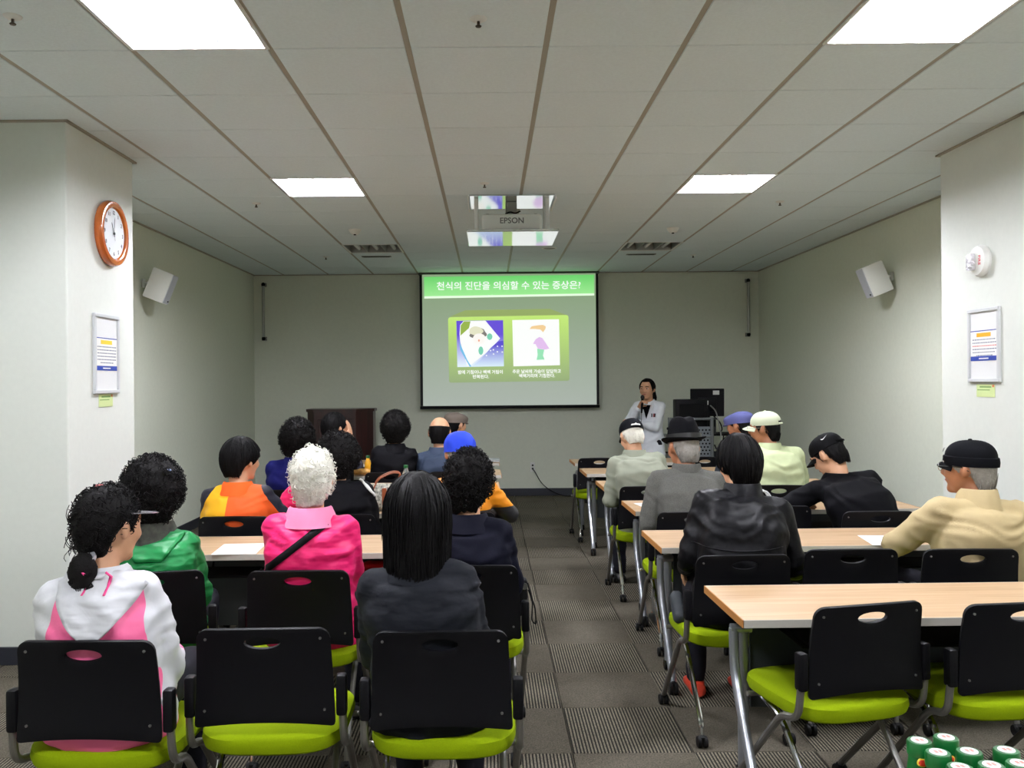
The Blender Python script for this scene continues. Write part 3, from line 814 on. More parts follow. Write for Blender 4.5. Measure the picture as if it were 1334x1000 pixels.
# fire strobe on the right pillar (faces -x)
st = thing('fire_strobe', 'round white fire alarm strobe with red lettering', 'fire alarm', (PRX, 5.215, 2.225), PI)
MB().lathe([(0.01, 0), (0.092, 0), (0.096, 0.015), (0.085, 0.040), (0.05, 0.045), (0.01, 0.046)], 32, (0, 0, 0), RX).build('base', M_WHITE, st)
MB().rbox((0.05, -0.03, -0.004), (0.05, 0.06, 0.10), 0.012, 2).build('lens', mat('strobe_lens', (225, 225, 230), 0.08, metal=0.5, bump=(40, 0.9, 0.02)), st)
text_obj('FIRE', 0.032, mat('strobe_red', (206, 60, 70), 0.5), st, (0.0455, 0.040, 0.0), (PI / 2, PI / 2, PI / 2), bold=0.0008)

# wall speakers
def wall_speaker(x, y, z, s, lab):
    t = thing('wall_speaker', lab, 'speaker', (x, y, z), 0 if s > 0 else PI, 'white wall speakers')
    # local +x away from wall; box tilted down and turned along the room
    MB().rbox((0.012, 0, 0), (0.024, 0.05, 0.08), 0.006, 1).build('wall_plate', M_WHITE, t)
    MB().tube([(0.02, 0, 0), (0.09, 0, 0.0)], 0.014, 10).build('arm', M_WHITE, t)
    MB().ell((0.06, 0, 0.0), (0.024, 0.024, 0.024)).build('joint', M_WHITE, t)
    R = Matrix.Rotation(math.radians(4 * s), 3, 'Z') @ Matrix.Rotation(math.radians(22), 3, 'Y')
    bx = MB().rbox(V((0.175, -0.03 * s, -0.03)), (0.19, 0.17, 0.28), 0.012, 2, rot=R).build('cabinet', M_WHITE, t)
    MB().rbox(V((0.175, -0.03 * s, -0.03)) + R @ V((0.096, 0, 0)), (0.006, 0.155, 0.265), 0.002, 1, rot=R).build('grille', mat('speaker_grille', (196, 200, 208), 0.6, bump=(300, 0.4, 0.003)), bx)
    MB().box(V((0.175, -0.03 * s, -0.03)) + R @ V((0.1, 0.04, -0.11)), (0.003, 0.03, 0.012), rot=R).build('badge', M_BLACKM, bx, False)
wall_speaker(XL, 7.95, 2.45, 1, 'white wall speaker on the wall past the clock pillar')
wall_speaker(XR, 7.83, 2.44, -1, 'white wall speaker on the wall past the strobe pillar')

# chrome hanging bars on the end wall
for x, l in ((-3.0, 'vertical chrome bar on the end wall above the podium side'), (3.47, 'vertical chrome bar on the end wall above the equipment side')):
    t = thing('wall_bar', l, 'wall bar', (x, YB, 2.10), 0, 'chrome wall bars')
    MB().tube([(0, -0.05, 0.03), (0, -0.05, 0.75)], 0.018, 12).build('bar', mat('bar_steel', (176, 178, 172), 0.35, metal=0.35), t)
    for z in (0.03, 0.75):
        MB().tube([(0, -0.002, z), (0, -0.06, z)], 0.018, 12).build('bracket', M_GREYT, t)
        MB().rbox((0, -0.006, z), (0.07, 0.01, 0.05), 0.003, 1).build('flange', M_GREYT, t)
        MB().ell((0, -0.05, z), (0.026, 0.026, 0.028), 12, 8).build('knob', M_BLACKM, t)
# wall outlet and cord
t = thing('wall_outlet', 'white double wall socket below the screen', 'outlet', (0.575, YB, 0.385))
MB().rbox((0, -0.005, 0), (0.062, 0.008, 0.13), 0.003, 1).build('plate', M_WHITE, t)
for z in (0.022, -0.022):
    MB().lathe([(0.001, 0), (0.013, 0), (0.013, 0.004), (0.001, 0.004)], 14, (0, -0.009, z), Matrix.Rotation(PI / 2, 3, 'X')).build('socket', M_BLACKM, t)
cd = MB().tube(fillet([(0.575, YB - 0.018, 0.36), (0.6, YB - 0.05, 0.33), (0.68, YB - 0.06, 0.18), (0.78, YB - 0.06, 0.09), (0.95, YB - 0.1, 0.008), (1.5, YB - 0.3, 0.008), (2.2, 11.0, 0.008)], 0.08), 0.006, 6).build('power_cord', M_BLACKM)
tag(cd, 'black power cord hanging from the wall socket', 'cord')

# ------------------------------------------------------------------ podium
pd = thing('podium', 'dark mahogany podium against the end wall', 'podium', (-1.88, 11.1, 0))
pl = [(-0.40, 0.22), (-0.40, -0.12), (-0.30, -0.22), (0.22, -0.22), (0.41, -0.02), (0.41, 0.22)]
MB().prism(pl, 2, 0.0, 1.17).build('body', M_MAHOG, pd, False)
MB().prism([(p[0] * 1.04, p[1] * 1.06) for p in pl], 2, 1.17, 1.205).build('top', M_MAHOG, pd, False)
MB().prism([(p[0] * 1.03, p[1] * 1.05) for p in pl], 2, 0.0, 0.08).build('plinth', M_MAHOG, pd, False)
for z0, z1 in ((0.62, 1.08), (0.14, 0.54)):
    pn = MB()
    for c, d in (((-0.04, -0.226, z1), (0.44, 0.014, 0.024)), ((-0.04, -0.226, z0), (0.44, 0.014, 0.024)), ((-0.25, -0.226, (z0 + z1) / 2), (0.024, 0.014, z1 - z0)), ((0.17, -0.226, (z0 + z1) / 2), (0.024, 0.014, z1 - z0))):
        pn.rbox(c, d, 0.004, 1)
    pn.build('panel_moulding', M_MAHOG, pd, False)
    MB().rbox((-0.04, -0.222, (z0 + z1) / 2), (0.34, 0.012, (z1 - z0) * 0.72), 0.005, 1).build('raised_panel', M_MAHOG, pd, False)

# ------------------------------------------------------------------ equipment cart, rack, monitors
ct = thing('equipment_cart', 'grey tube frame equipment cart beside the speaking woman', 'cart', (2.45, 10.55, 0))
M_CART = mat('cart_grey', (118, 122, 124), 0.4, metal=0.4)
for x in (-0.33, 0.17):
    for y in (-0.25, 0.25):
        MB().tube([(x, y, 0.06), (x, y, 1.09 if y < 0 else 0.86)], 0.02, 10).build('post', M_CART, ct)
        caster(MB(), (x, y, 0.03), 0.03).build('caster', M_RUBBER, ct)
MB().tube([(-0.33, -0.25, 1.07), (0.17, -0.25, 1.07)], 0.018, 10).build('handle_bar', M_CART, ct)
MB().rbox((-0.345, -0.25, 0.96), (0.03, 0.05, 0.03), 0.006, 1).build('clamp', M_BLACKM, ct)
pp = MB()
for i in range(9):
    for k in range(11):
        if k in (0, 10) or i in (0, 8): pass
pp.rbox((-0.08, -0.245, 0.80), (0.46, 0.006, 0.36), 0.002, 1)
pan = pp.build('perforated_panel', mat('cart_panel', (128, 134, 140), 0.5, metal=0.3), ct, False)
mb = MB()
for i in range(11):
    for k in range(8): mb.lathe([(0.001, 0), (0.011, 0), (0.011, 0.002), (0.001, 0.002)], 8, (-0.28 + i * 0.04 + (k % 2) * 0.02, -0.249, 0.66 + k * 0.04), Matrix.Rotation(PI / 2, 3, 'X'))
tag(mb.build('perforation', M_BLACKM, pan), kind='stuff')
for z in (0.2, 0.62, 0.86):
    MB().rbox((-0.08, 0, z), (0.54, 0.54, 0.02), 0.004, 1).build('shelf', M_CART, ct, False)
MB().rbox((0.36, 0.05, 0.875), (0.36, 0.44, 0.02), 0.004, 1).build('side_shelf', M_BLACKM, ct, False)
MB().rbox((0.02, 0.24, 0.40), (0.70, 0.02, 0.50), 0.004, 1).build('rear_panel', M_PANEL, ct, False)
MB().rbox((0.52, 0.05, 0.44), (0.02, 0.42, 0.85), 0.004, 1).build('side_panel', M_PANEL, ct, False)
def monitor(loc, rz, w, h, zc, tilt, lab, sticker):
    t = thing('monitor', lab, 'monitor', loc, rz)
    R = Matrix.Rotation(tilt, 3, 'X')
    sc = MB().rbox((0, 0, zc), (w, 0.035, h), 0.006, 1, rot=R).build('screen_back', M_BLACK, t)
    MB().rbox(V((0, 0, zc)) + R @ V((0, -0.025, -0.02)), (w * 0.55, 0.03, h * 0.5), 0.012, 2, rot=R).build('rear_bulge', M_BLACK, t)
    MB().rbox((0, -0.02, zc / 2), (0.06, 0.03, zc), 0.006, 1).build('neck', M_BLACK, t)
    MB().lathe([(0.002, 0), (0.09, 0), (0.085, 0.012), (0.002, 0.016)], 20).build('foot', M_BLACK, t)
    if sticker:
        MB().box(V((0, 0, zc)) + R @ V((w * 0.26, -0.0185, h * 0.36)), (0.075, 0.002, 0.05), rot=R).build('sticker', M_PAPER, t, False)
        MB().box(V((0, 0, zc)) + R @ V((0.0, -0.042, 0.0)), (0.02, 0.003, 0.05), rot=R).build('port_label', M_PAPER, t, False)
monitor((2.64, 10.6, 0.886), math.radians(-8), 0.40, 0.335, 0.37, math.radians(4), 'black monitor seen from behind with a white sticker', True)
t = thing('monitor_box', 'black boxy display standing left of the stickered monitor', 'display', (2.40, 10.45, 0.871), 0)
MB().rbox((0, 0, 0.215), (0.38, 0.16, 0.43), 0.012, 2).build('shell', M_BLACK, t)
MB().rbox((0, -0.083, 0.215), (0.30, 0.01, 0.32), 0.006, 1).build('rear_cover', M_BLACKM, t)
t = thing('speaker_unit', 'slim dark grey device among cables below the stickered monitor', 'device', (2.66, 10.38, 0.886))
MB().rbox((0, 0, 0.10), (0.05, 0.05, 0.2), 0.008, 2).build('case', mat('dark_grey_plastic', (44, 46, 48), 0.5), t)
MB().rbox((0, -0.026, 0.13), (0.03, 0.004, 0.08), 0.001, 1).build('grille', M_BLACKM, t)
M_CABLE = mat('pale_cable', (140, 142, 138), 0.5)
for pts, m, lab in (([(2.665, 10.54, 1.22), (2.70, 10.42, 1.16), (2.72, 10.36, 1.0), (2.73, 10.30, 0.85), (2.70, 10.27, 0.74), (2.63, 10.27, 0.72)], M_CABLE, 'pale cable dangling behind the stickered monitor'),
                    ([(2.70, 10.55, 1.1), (2.76, 10.45, 1.02), (2.77, 10.40, 0.93), (2.72, 10.36, 0.90)], M_BLACKM, 'black cable looping beside the slim grey device'),
                    ([(2.64, 10.27, 0.77), (2.66, 10.26, 0.71), (2.73, 10.26, 0.72), (2.75, 10.28, 0.88)], M_BLACKM, 'black cable hanging in a loop off the cart')):
    tag(MB().tube(fillet(pts, 0.06), 0.008, 6).build('cable', m), lab, 'cable', 'cables at the equipment cart')

# ------------------------------------------------------------------ people
SKIN = mat('skin', (206, 156, 122), 0.55, bump=(120, 0.08, 0.002), var=0.05, varscale=20)
SKIN_D = mat('skin_tan', (176, 118, 84), 0.5, bump=(120, 0.08, 0.002), var=0.06, varscale=20)
HAIR_BLACK = mat('hair_black', (8, 7, 8), 0.62, spec=0.13, bump=(180, 0.5, 0.004), stretch=(1, 1, 0.15))
HAIR_BROWN = mat('hair_brown_black', (11, 9, 9), 0.75, spec=0.15, bump=(180, 0.5, 0.004))
HAIR_WHITE = mat('hair_white', (222, 220, 208), 0.9, bump=(90, 0.6, 0.008), var=0.08, varscale=30, spec=0.15)
HAIR_GREY = mat('hair_grey', (150, 147, 140), 0.65, bump=(150, 0.6, 0.006), var=0.15, varscale=60)
M_EYE = mat('eye_white', (232, 228, 222), 0.3)
M_IRIS = mat('iris_dark', (28, 20, 16), 0.25)
M_LIP = mat('lip', (176, 96, 90), 0.5)
def cloth(name, col, rough=0.75, b=(260, 0.25, 0.002), var=0.06, sheen=0.0):
    sp = 0.09 if sum(col) < 150 else 0.3
    return mat('cloth_' + name, col, rough, bump=b, var=var, varscale=14, sheen=sheen, spec=sp)
def nylon(name, col, rough=0.45): return mat('cloth_' + name, col, rough, bump=(13, 0.75, 0.022), var=0.03, varscale=10, spec=0.35, stretch=(1, 1, 2.2), bdetail=1.2)
TROUSER = cloth('trouser_dark', (26, 26, 32)); TROUSER_G = cloth('trouser_grey', (92, 90, 84)); SHOE = mat('shoe_black', (18, 18, 19), 0.4)

def ik(S, W, l1, l2, pole):
    n = W - S; d = n.length; n.normalize()
    d = min(d, l1 + l2 - 0.004)
    a = (l1 * l1 - l2 * l2 + d * d) / (2 * d); h = math.sqrt(max(0, l1 * l1 - a * a))
    p = V(pole); p = (p - n * p.dot(n)).normalized()
    return S + n * a + p * h, S + n * d

def ering(c, rx, ry, n=24, tilt=None, p=2.0):
    out = []
    for j in range(n):
        t = 2 * PI * j / n; cc, ss = math.cos(t), math.sin(t)
        q = V((rx * math.copysign(abs(cc) ** (2 / p), cc), ry * math.copysign(abs(ss) ** (2 / p), ss), 0))
        if tilt is not None: q = tilt @ q
        out.append(V(c) + q)
    return out

def remesh(mb, m, name, vox, sm=4, fold=0.0, seed=0, keep=None):
    me = mb.mesh(name, m, False)
    me = bake(me, [('REMESH', dict(mode='VOXEL', voxel_size=vox)), ('SMOOTH', dict(factor=0.5, iterations=sm))], name)
    me.materials.clear(); me.materials.append(m)
    if fold:
        nrm = [v.normal.copy() for v in me.vertices]
        o = V((seed * 3.7, seed * 1.3, seed * 2.1))
        for v, n in zip(me.vertices, nrm):
            p = v.co
            q = V((p.x * 5 + p.z * 2.5, p.y * 5, p.z * 11 - abs(p.x) * 4)) + o
            w = noise.noise(q * 0.9)
            d = (0.5 - abs(noise.noise(q + V((w, w, w)) * 0.8)) * 2.2) + 0.5 * noise.noise(p * 9 + o)
            k = 1.0
            if keep is not None: k = keep(p)
            v.co = p + n * d * fold * k
    me.shade_smooth()
    return me

def hand_geo(mb, W, d, side, palm, curl=0.5):
    """five fingers on a palm; d = direction of the hand, palm = palm normal"""
    d = d.normalized(); palm = (palm - d * palm.dot(d)).normalized(); s = d.cross(palm) * side
    # thumb lies on the +s side
    c = W + d * 0.045
    rings = []
    for t, w, h in ((-0.045, 0.024, 0.019), (-0.02, 0.032, 0.018), (0.015, 0.039, 0.016), (0.042, 0.038, 0.012)):
        rings.append([c + d * t + s * (w * math.cos(a)) + palm * (h * math.sin(a)) for a in [2 * PI * k / 14 for k in range(14)]])
    mb.loft(rings)
    for i, ln in enumerate((0.068, 0.078, 0.074, 0.058)):
        b = c + d * 0.036 + s * (0.03 - i * 0.0205)
        c1, c2, c3 = curl * 0.55, curl * 1.35, curl * 2.0
        p = b
        for a, q, r0, r1 in ((c1, 0.45, 0.0098, 0.0092), (c2, 0.32, 0.0092, 0.0086), (c3, 0.25, 0.0086, 0.0076)):
            e_ = p + (d * math.cos(a) + palm * math.sin(a)) * (ln * q)
            mb.capsule(p, e_, r0, r1, 8); p = e_
    b = c - d * 0.022 + s * 0.026
    p = b
    for a, ln, r0, r1 in ((0.75, 0.036, 0.0125, 0.0105), (0.45, 0.028, 0.0105, 0.0085)):
        e_ = p + (d * math.cos(a) + s * math.sin(a) + palm * (0.25 + 0.5 * curl)).normalized() * ln
        mb.capsule(p, e_, r0, r1, 8); p = e_

def head_frame(H, yaw, pitch, roll=0.0):
    R = Matrix.Rotation(yaw, 3, 'Z') @ Matrix.Rotation(-pitch, 3, 'X') @ Matrix.Rotation(roll, 3, 'Y')
    return R

def head_geo(mb, H, R):
    def P(x, y, z): return H + R @ V((x, y, z))
    mb.ell(P(0, -0.010, 0.020), (0.076, 0.096, 0.096), 26, 16, R)
    mb.ell(P(0, 0.030, -0.042), (0.058, 0.060, 0.072), 22, 14, R)
    mb.ell(P(0, 0.050, 0.004), (0.064, 0.045, 0.07), 22, 14, R)
    mb.capsule(P(0, 0.090, 0.020), P(0, 0.108, -0.018), 0.0085, 0.0135, 10)
    for s in (-1, 1):
        mb.ell(P(s * 0.012, 0.101, -0.022), (0.011, 0.011, 0.009), 10, 8, R)
        mb.ell(P(s * 0.079, -0.008, -0.004), (0.009, 0.019, 0.033), 12, 10, R @ Matrix.Rotation(s * 0.35, 3, 'Z'))
        mb.ell(P(s * 0.036, 0.060, -0.022), (0.028, 0.03, 0.028), 14, 10, R)
        mb.capsule(P(s * 0.014, 0.090, 0.033), P(s * 0.048, 0.078, 0.032), 0.010, 0.009, 8)
    mb.capsule(P(-0.018, 0.0885, -0.051), P(0.018, 0.0885, -0.051), 0.0085, 0.0085, 8)
    mb.ell(P(0, 0.074, -0.088), (0.026, 0.022, 0.022), 12, 10, R)

def face_parts(parent, H, R, brow=None):
    def P(x, y, z): return H + R @ V((x, y, z))
    for s in (-1, 1):
        ey = MB().ell(P(s * 0.031, 0.0855, 0.012), (0.0115, 0.008, 0.0052), 12, 8, R).build('eye', M_EYE, parent)
        MB().ell(P(s * 0.031, 0.0915, 0.012), (0.0078, 0.0045, 0.0052), 10, 8, R).build('iris', M_IRIS, ey)
        MB().tube([P(s * 0.014, 0.099, 0.030), P(s * 0.030, 0.096, 0.036), P(s * 0.048, 0.084, 0.031)], 0.004, 6).build('eyebrow', brow or HAIR_BLACK, parent)
    MB().tube([P(-0.021, 0.091, -0.051), P(0, 0.0975, -0.0505), P(0.021, 0.091, -0.051)], 0.0045, 8, radii=[0.002, 0.0052, 0.002]).build('mouth', M_LIP, parent)

def hair_geo(H, R, style, seed=0):
    """hair as a shell of revolution around the skull, cut at the hairline, with strands on top"""
    st = dict(k=1.10, top=1.10, front=0.055, side=-0.03, back=-0.085, nape=0.72, curl=0.0, strands=260, flat=0.0, start=0.0, part=0, tmin=0.0)
    st.update(style)
    r_ = random.Random(seed + 11)
    cx = V((0, -0.010, 0.020)); rx, ry, rz = 0.078 * st['k'], 0.099 * st['k'], 0.097 * st['top']
    curl = st['curl']; nc = 72; nr = 30
    def zlim(ph):
        a = abs(math.atan2(math.sin(ph), math.cos(ph)))      # 0 = front
        def sm(t): t = max(0, min(1, t)); return t * t * (3 - 2 * t)
        z = st['front'] + (st['side'] - st['front']) * sm((a - 0.75) / 0.5)
        return z + (st['back'] - st['side']) * sm((a - 1.75) / 0.55)
    def surf(ph, t, off=0.0):
        zl = zlim(ph) - 0.02
        th0 = st['start']
        arc = rz * 1.2
        thm = PI / 2 if zl <= 0 else math.acos(max(-1, min(1, zl / rz)))
        if zl >= 0:
            th = th0 + (thm - th0) * t; s_, z = math.sin(th), rz * math.cos(th)
        else:
            la = (PI / 2 - th0) * 0.1; lb = -zl; q = la / (la + lb)
            if t < q: th = th0 + (PI / 2 - th0) * t / q; s_, z = math.sin(th), rz * math.cos(th)
            else:
                u = (t - q) / (1 - q); z = zl * u
                s_ = 1 - (1 - st['nape']) * u ** 2.0
        return V(((rx + off) * s_ * math.sin(ph), (ry + off) * s_ * math.cos(ph), z + off * (1 - s_))) + cx
    mb = MB(); rings = []
    sv = V((seed * 5.1, seed * 2.3, seed * 0.7))
    for i in range(nr):
        t = i / (nr - 1); ring = []
        for j in range(nc):
            ph = 2 * PI * j / nc
            p = surf(ph, max(t, 0.004))
            d = (p - cx).normalized()
            if curl:
                a_ = noise.noise(p * 24 + sv) * 0.5 + noise.noise(p * 60 + sv) * 0.65 + 0.4 * noise.noise(p * 120 + sv)
                p = p + d * curl * a_
            else:
                p = p + d * 0.004 * (noise.noise(V((p.x * 60, p.y * 60, p.z * 8)) + sv) + 0.6 * noise.noise(p * 14 + sv))
            ring.append(H + R @ p)
        rings.append(ring)
    # close the lower edge inwards against the skull
    last = rings[-1]
    cen = H + R @ (cx + V((0, 0, -0.02)))
    rings.append([p.lerp(cen, 0.14) for p in last]); rings.append([p.lerp(cen, 0.5) for p in last])
    if st['start'] > 0:
        rings.insert(0, [p.lerp(cen, 0.12) for p in rings[0]])
    mb.loft(rings)
    for n in range(st['strands']):
        ph = r_.uniform(0, 2 * PI); t0 = st['tmin'] + (r_.random() ** 0.6 * 0.9 + 0.02) * (1 - st['tmin'])
        if curl:
            p = surf(ph, t0); d = (p - cx).normalized(); tg = d.orthogonal().normalized(); bt = d.cross(tg)
            a0 = r_.uniform(0, 6.28); ln = r_.uniform(0.02, 0.04); rr = r_.uniform(0.005, 0.009); path = []
            dr = (tg * math.cos(a0) + bt * math.sin(a0))
            for k in range(8):
                u = k / 7; a = u * 6.5 + a0
                path.append(H + R @ (p + dr * (ln * (u - 0.5)) + d * (curl * r_.uniform(0.0, 0.75) + rr * math.sin(a)) + d.cross(dr) * rr * math.cos(a)))
            mb.tube(path, 0.0015, 3)
        else:
            ln = r_.uniform(0.25, 0.6); t1 = min(1.03, t0 + ln); path = []; o0 = r_.uniform(0.0, 0.004); fl = r_.uniform(0.0, 0.006) * (1 if t1 < 1 else 1.6); dph = r_.uniform(-0.12, 0.12)
            for k in range(7):
                u = k / 6; path.append(H + R @ surf(ph + dph * u, t0 + (t1 - t0) * u, o0 + fl * u * u))
            mb.tube(path, 0.002, 3, radii=[0.001, 0.0022, 0.0025, 0.0025, 0.0022, 0.0016, 0.0006])
    return mb

CURLY = dict(k=1.3, top=1.25, front=0.05, side=-0.065, back=-0.11, nape=0.70, curl=0.017, strands=800)
SHORT = dict(k=1.13, top=1.13, front=0.05, side=-0.025, back=-0.085, nape=0.70)
BOB = dict(k=1.19, top=1.14, front=0.045, side=-0.14, back=-0.21, nape=0.92, strands=420)
TIED = dict(k=1.06, top=1.1, front=0.06, side=-0.03, back=-0.085, nape=0.66, strands=420, curl=0.005)
FRINGE = dict(k=1.0, top=0.97, front=0.07, side=-0.03, back=-0.085, nape=0.76, start=0.9, strands=170, tmin=0.5)
BALD = dict(k=1.02, top=1.0, front=0.06, side=-0.03, back=-0.085, nape=0.74, start=1.32, strands=150, tmin=0.15)

def baseball(parent, H, R, m, brim_m=None, opening=None, flip=False, zb=0.028, k=1.06, bl=0.06):
    """six panel cap with stitched seams, button, curved brim"""
    cx = V((0, -0.010, 0.020)); rx, ry, rz = 0.079 * k, 0.100 * k, 0.104
    mb = MB(); rings = []; n = 48
    for i in range(11):
        t = i / 10
        z = (zb - 0.02) * t + rz * (math.cos(t * PI / 2)) * (1 - 0 * t)
        s_ = max(0.02, math.sin(min(1, t * 1.12) * PI / 2) ** 0.85)
        ring = []
        for j in range(n):
            a = 2 * PI * j / n
            seam = 1 - 0.012 * (abs(math.cos(3 * a)) < 0.12)
            ring.append(H + R @ (cx + V((rx * s_ * seam * math.cos(a), ry * s_ * seam * math.sin(a), z))))
        rings.append(ring)
    inner = [p.lerp(H + R @ cx, 0.05) for p in rings[-1]]
    rings.append(inner); rings.append([p + R @ V((0, 0, 0.03)) for p in inner])
    mb.loft(rings)
    cap = mb.build('cap', m, parent)
    MB().ell(H + R @ (cx + V((0, 0, rz + 0.002))), (0.009, 0.009, 0.005), 10, 6, R).build('button', m, cap)
    # brim
    top = []; bot = []; nb = 17; nq = 5
    pts = []
    for i in range(nb):
        u = -1 + 2 * i / (nb - 1); a = PI / 2 - u * 1.05
        for q in range(nq):
            w = q / (nq - 1)
            L_ = bl * (1 - 0.85 * abs(u) ** 2.6) * w
            x = (rx * 0.99) * math.cos(a); y = (ry * 0.98) * math.sin(a) + L_
            x *= 1 + 0.05 * w
            z = zb - 0.018 - 0.020 * w - 0.022 * u * u
            pts.append((x, y, z))
    def quad(off): return [H + R @ (cx + V((x, y, z + off))) for x, y, z in pts]
    bm_ = MB(); fs = []
    N_ = len(pts)
    for i in range(nb - 1):
        for q in range(nq - 1):
            a0, b0, c0, d0 = i * nq + q, i * nq + q + 1, (i + 1) * nq + q + 1, (i + 1) * nq + q
            fs.append((a0, b0, c0, d0)); fs.append((N_ + a0, N_ + d0, N_ + c0, N_ + b0))
    edge = [i * nq for i in range(nb)] + [(nb - 1) * nq + q for q in range(1, nq)] + [i * nq + nq - 1 for i in range(nb - 2, -1, -1)] + [q for q in range(nq - 2, 0, -1)]
    for a0, b0 in zip(edge, edge[1:] + edge[:1]): fs.append((a0, N_ + a0, N_ + b0, b0))
    bm_.add(quad(0.002) + quad(-0.003), fs)
    bm_.build('brim', brim_m or m, cap)
    if opening is not None:
        # half-moon opening at the back, hair or scalp showing, with strap
        fan = [];
        for i in range(13):
            u = -1 + i / 6
            for q in range(5):
                h = math.sqrt(max(0, 1 - u * u)) * 0.040 * q / 4
                a = -PI / 2 + u * 0.42
                zz = zb - 0.016 + 0.012 + h
                t_ = max(0, min(1, (zz) / rz)); s_ = math.sqrt(max(0.05, 1 - t_ * t_ * 0.75)) 
                fan.append(H + R @ (cx + V((rx * s_ * 1.035 * math.cos(a), ry * s_ * 1.035 * math.sin(a), zz))))
        MB().add(fan, [(i * 5 + q, (i + 1) * 5 + q, (i + 1) * 5 + q + 1, i * 5 + q + 1) for i in range(12) for q in range(4)]).build('rear_opening', opening, cap)
        st_ = [H + R @ (cx + V((rx * 1.045 * math.cos(-PI / 2 + u * 0.45), ry * 1.045 * math.sin(-PI / 2 + u * 0.45), zb - 0.012))) for u in [-1 + k_ / 5 for k_ in range(11)]]
        MB().tube(st_, 0.005, 6).build('strap', m, cap)
    return cap

def fedora(parent, H, R, m):
    cx = V((0, -0.010, 0.020)); mb = MB(); rings = []; n = 44
    for r_, z, pin in ((0.015, 0.136, 0.0), (0.036, 0.137, 0.3), (0.054, 0.129, 0.4), (0.067, 0.110, 0.2), (0.081, 0.06, 0.0), (0.089, 0.012, 0.0), (0.093, 0.004, 0), (0.108, -0.002, 0), (0.116, 0.004, 0), (0.117, 0.010, 0), (0.113, 0.009, 0), (0.104, 0.002, 0), (0.088, -0.002, 0)):
        ring = []
        for j in range(n):
            a = 2 * PI * j / n; x, y = r_ * math.cos(a), r_ * 1.17 * math.sin(a)
            zz = z
            if z > 0.09: zz -= 0.014 * math.exp(-(x / 0.022) ** 2)
            if r_ > 0.1: zz += 0.012 * abs(math.cos(a)) - 0.010 * max(0, math.sin(a)) ** 2
            ring.append(H + R @ (cx + V((x, y, zz + 0.012))))
        rings.append(ring)
    hat = mb.loft(rings).build('fedora', m, parent)
    rb = [[H + R @ (cx + V((r2 * math.cos(2 * PI * j / n), r2 * 1.17 * math.sin(2 * PI * j / n), z2)))for j in range(n)] for r2, z2 in ((0.0905, 0.022), (0.0935, 0.022), (0.0925, 0.052), (0.0885, 0.052))]
    MB().loft(rb, cap=False).build('hat_band', mat('band_black', (8, 8, 9), 0.35), hat)

def flatcap(parent, H, R, m):
    cx = V((0, -0.010, 0.020)); rings = []; n = 40
    for i in range(10):
        t = i / 9; ring = []
        for j in range(n):
            a = 2 * PI * j / n; fr = max(0, math.sin(a))
            s_ = math.sin(min(1, t * 1.15) * PI / 2) ** 0.7 if t > 0 else 0.03
            bul = 1 + 0.10 * math.sin(PI * t)
            x = 0.088 * s_ * bul * math.cos(a); y = 0.110 * s_ * bul * math.sin(a) + 0.03 * fr * s_
            z = 0.096 * math.cos(t * PI / 2) * (1 - 0.25 * fr) + 0.010 * t
            ring.append(H + R @ (cx + V((x, y, z))))
        rings.append(ring)
    rings.append([p + R @ V((0, 0, -0.01)) for p in rings[-1]])
    rings.append([p.lerp(H + R @ cx, 0.3) for p in rings[-1]])
    cap = MB().loft(rings).build('flat_cap', m, parent)
    poly = []
    rr2 = []
    for off in (0.004, -0.004):
        rr2.append([H + R @ (cx + V((0.082 * math.cos(a), 0.10 * math.sin(a) + 0.055 * max(0, math.sin(a)) ** 0.8, 0.004 + off - 0.016 * max(0, math.sin(a))))) for a in [PI * k / 16 for k in range(17)]])
    MB().loft(rr2).build('brim', m, cap)

def softcap(parent, H, R, m):
    """close soft cap gathered at the back"""
    cx = V((0, -0.010, 0.020)); rings = []; n = 44
    for i in range(12):
        t = i / 11; ring = []
        for j in range(n):
            a = 2 * PI * j / n
            s_ = math.sin(min(1, t * 1.2) * PI / 2) ** 0.75 if t > 0 else 0.03
            w = 1 + 0.02 * math.sin(9 * a + 3 * t) * t
            p = V((0.088 * s_ * w * math.cos(a), 0.108 * s_ * w * math.sin(a), 0.105 * math.cos(t * PI / 2) - 0.012 * t))
            p += p.normalized() * 0.006 * noise.noise(p * 30)
            ring.append(H + R @ (cx + p))
        rings.append(ring)
    rings.append([p.lerp(H + R @ cx, 0.08) for p in rings[-1]]); rings.append([p.lerp(H + R @ cx, 0.4) for p in rings[-1]])
    return MB().loft(rings).build('soft_cap', m, parent)

def rollcap(parent, H, R, m):
    """cloth cap with turned-up ear band and short peak"""
    cap = baseball(parent, H, R, m, zb=0.034, k=1.05, bl=0.035)
    cx = V((0, -0.010, 0.020)); n = 40; rings = []
    for r2, z2 in ((1.04, -0.012), (1.10, -0.012), (1.13, 0.006), (1.11, 0.026), (1.03, 0.03)):
        rings.append([H + R @ (cx + V((0.079 * r2 * math.cos(2 * PI * j / n), 0.100 * r2 * math.sin(2 * PI * j / n), z2 + 0.006 + 0.006 * math.sin(2 * PI * j / n)))) for j in range(n)])
    MB().loft(rings, cap=False).build('ear_band', m, cap)
    return cap

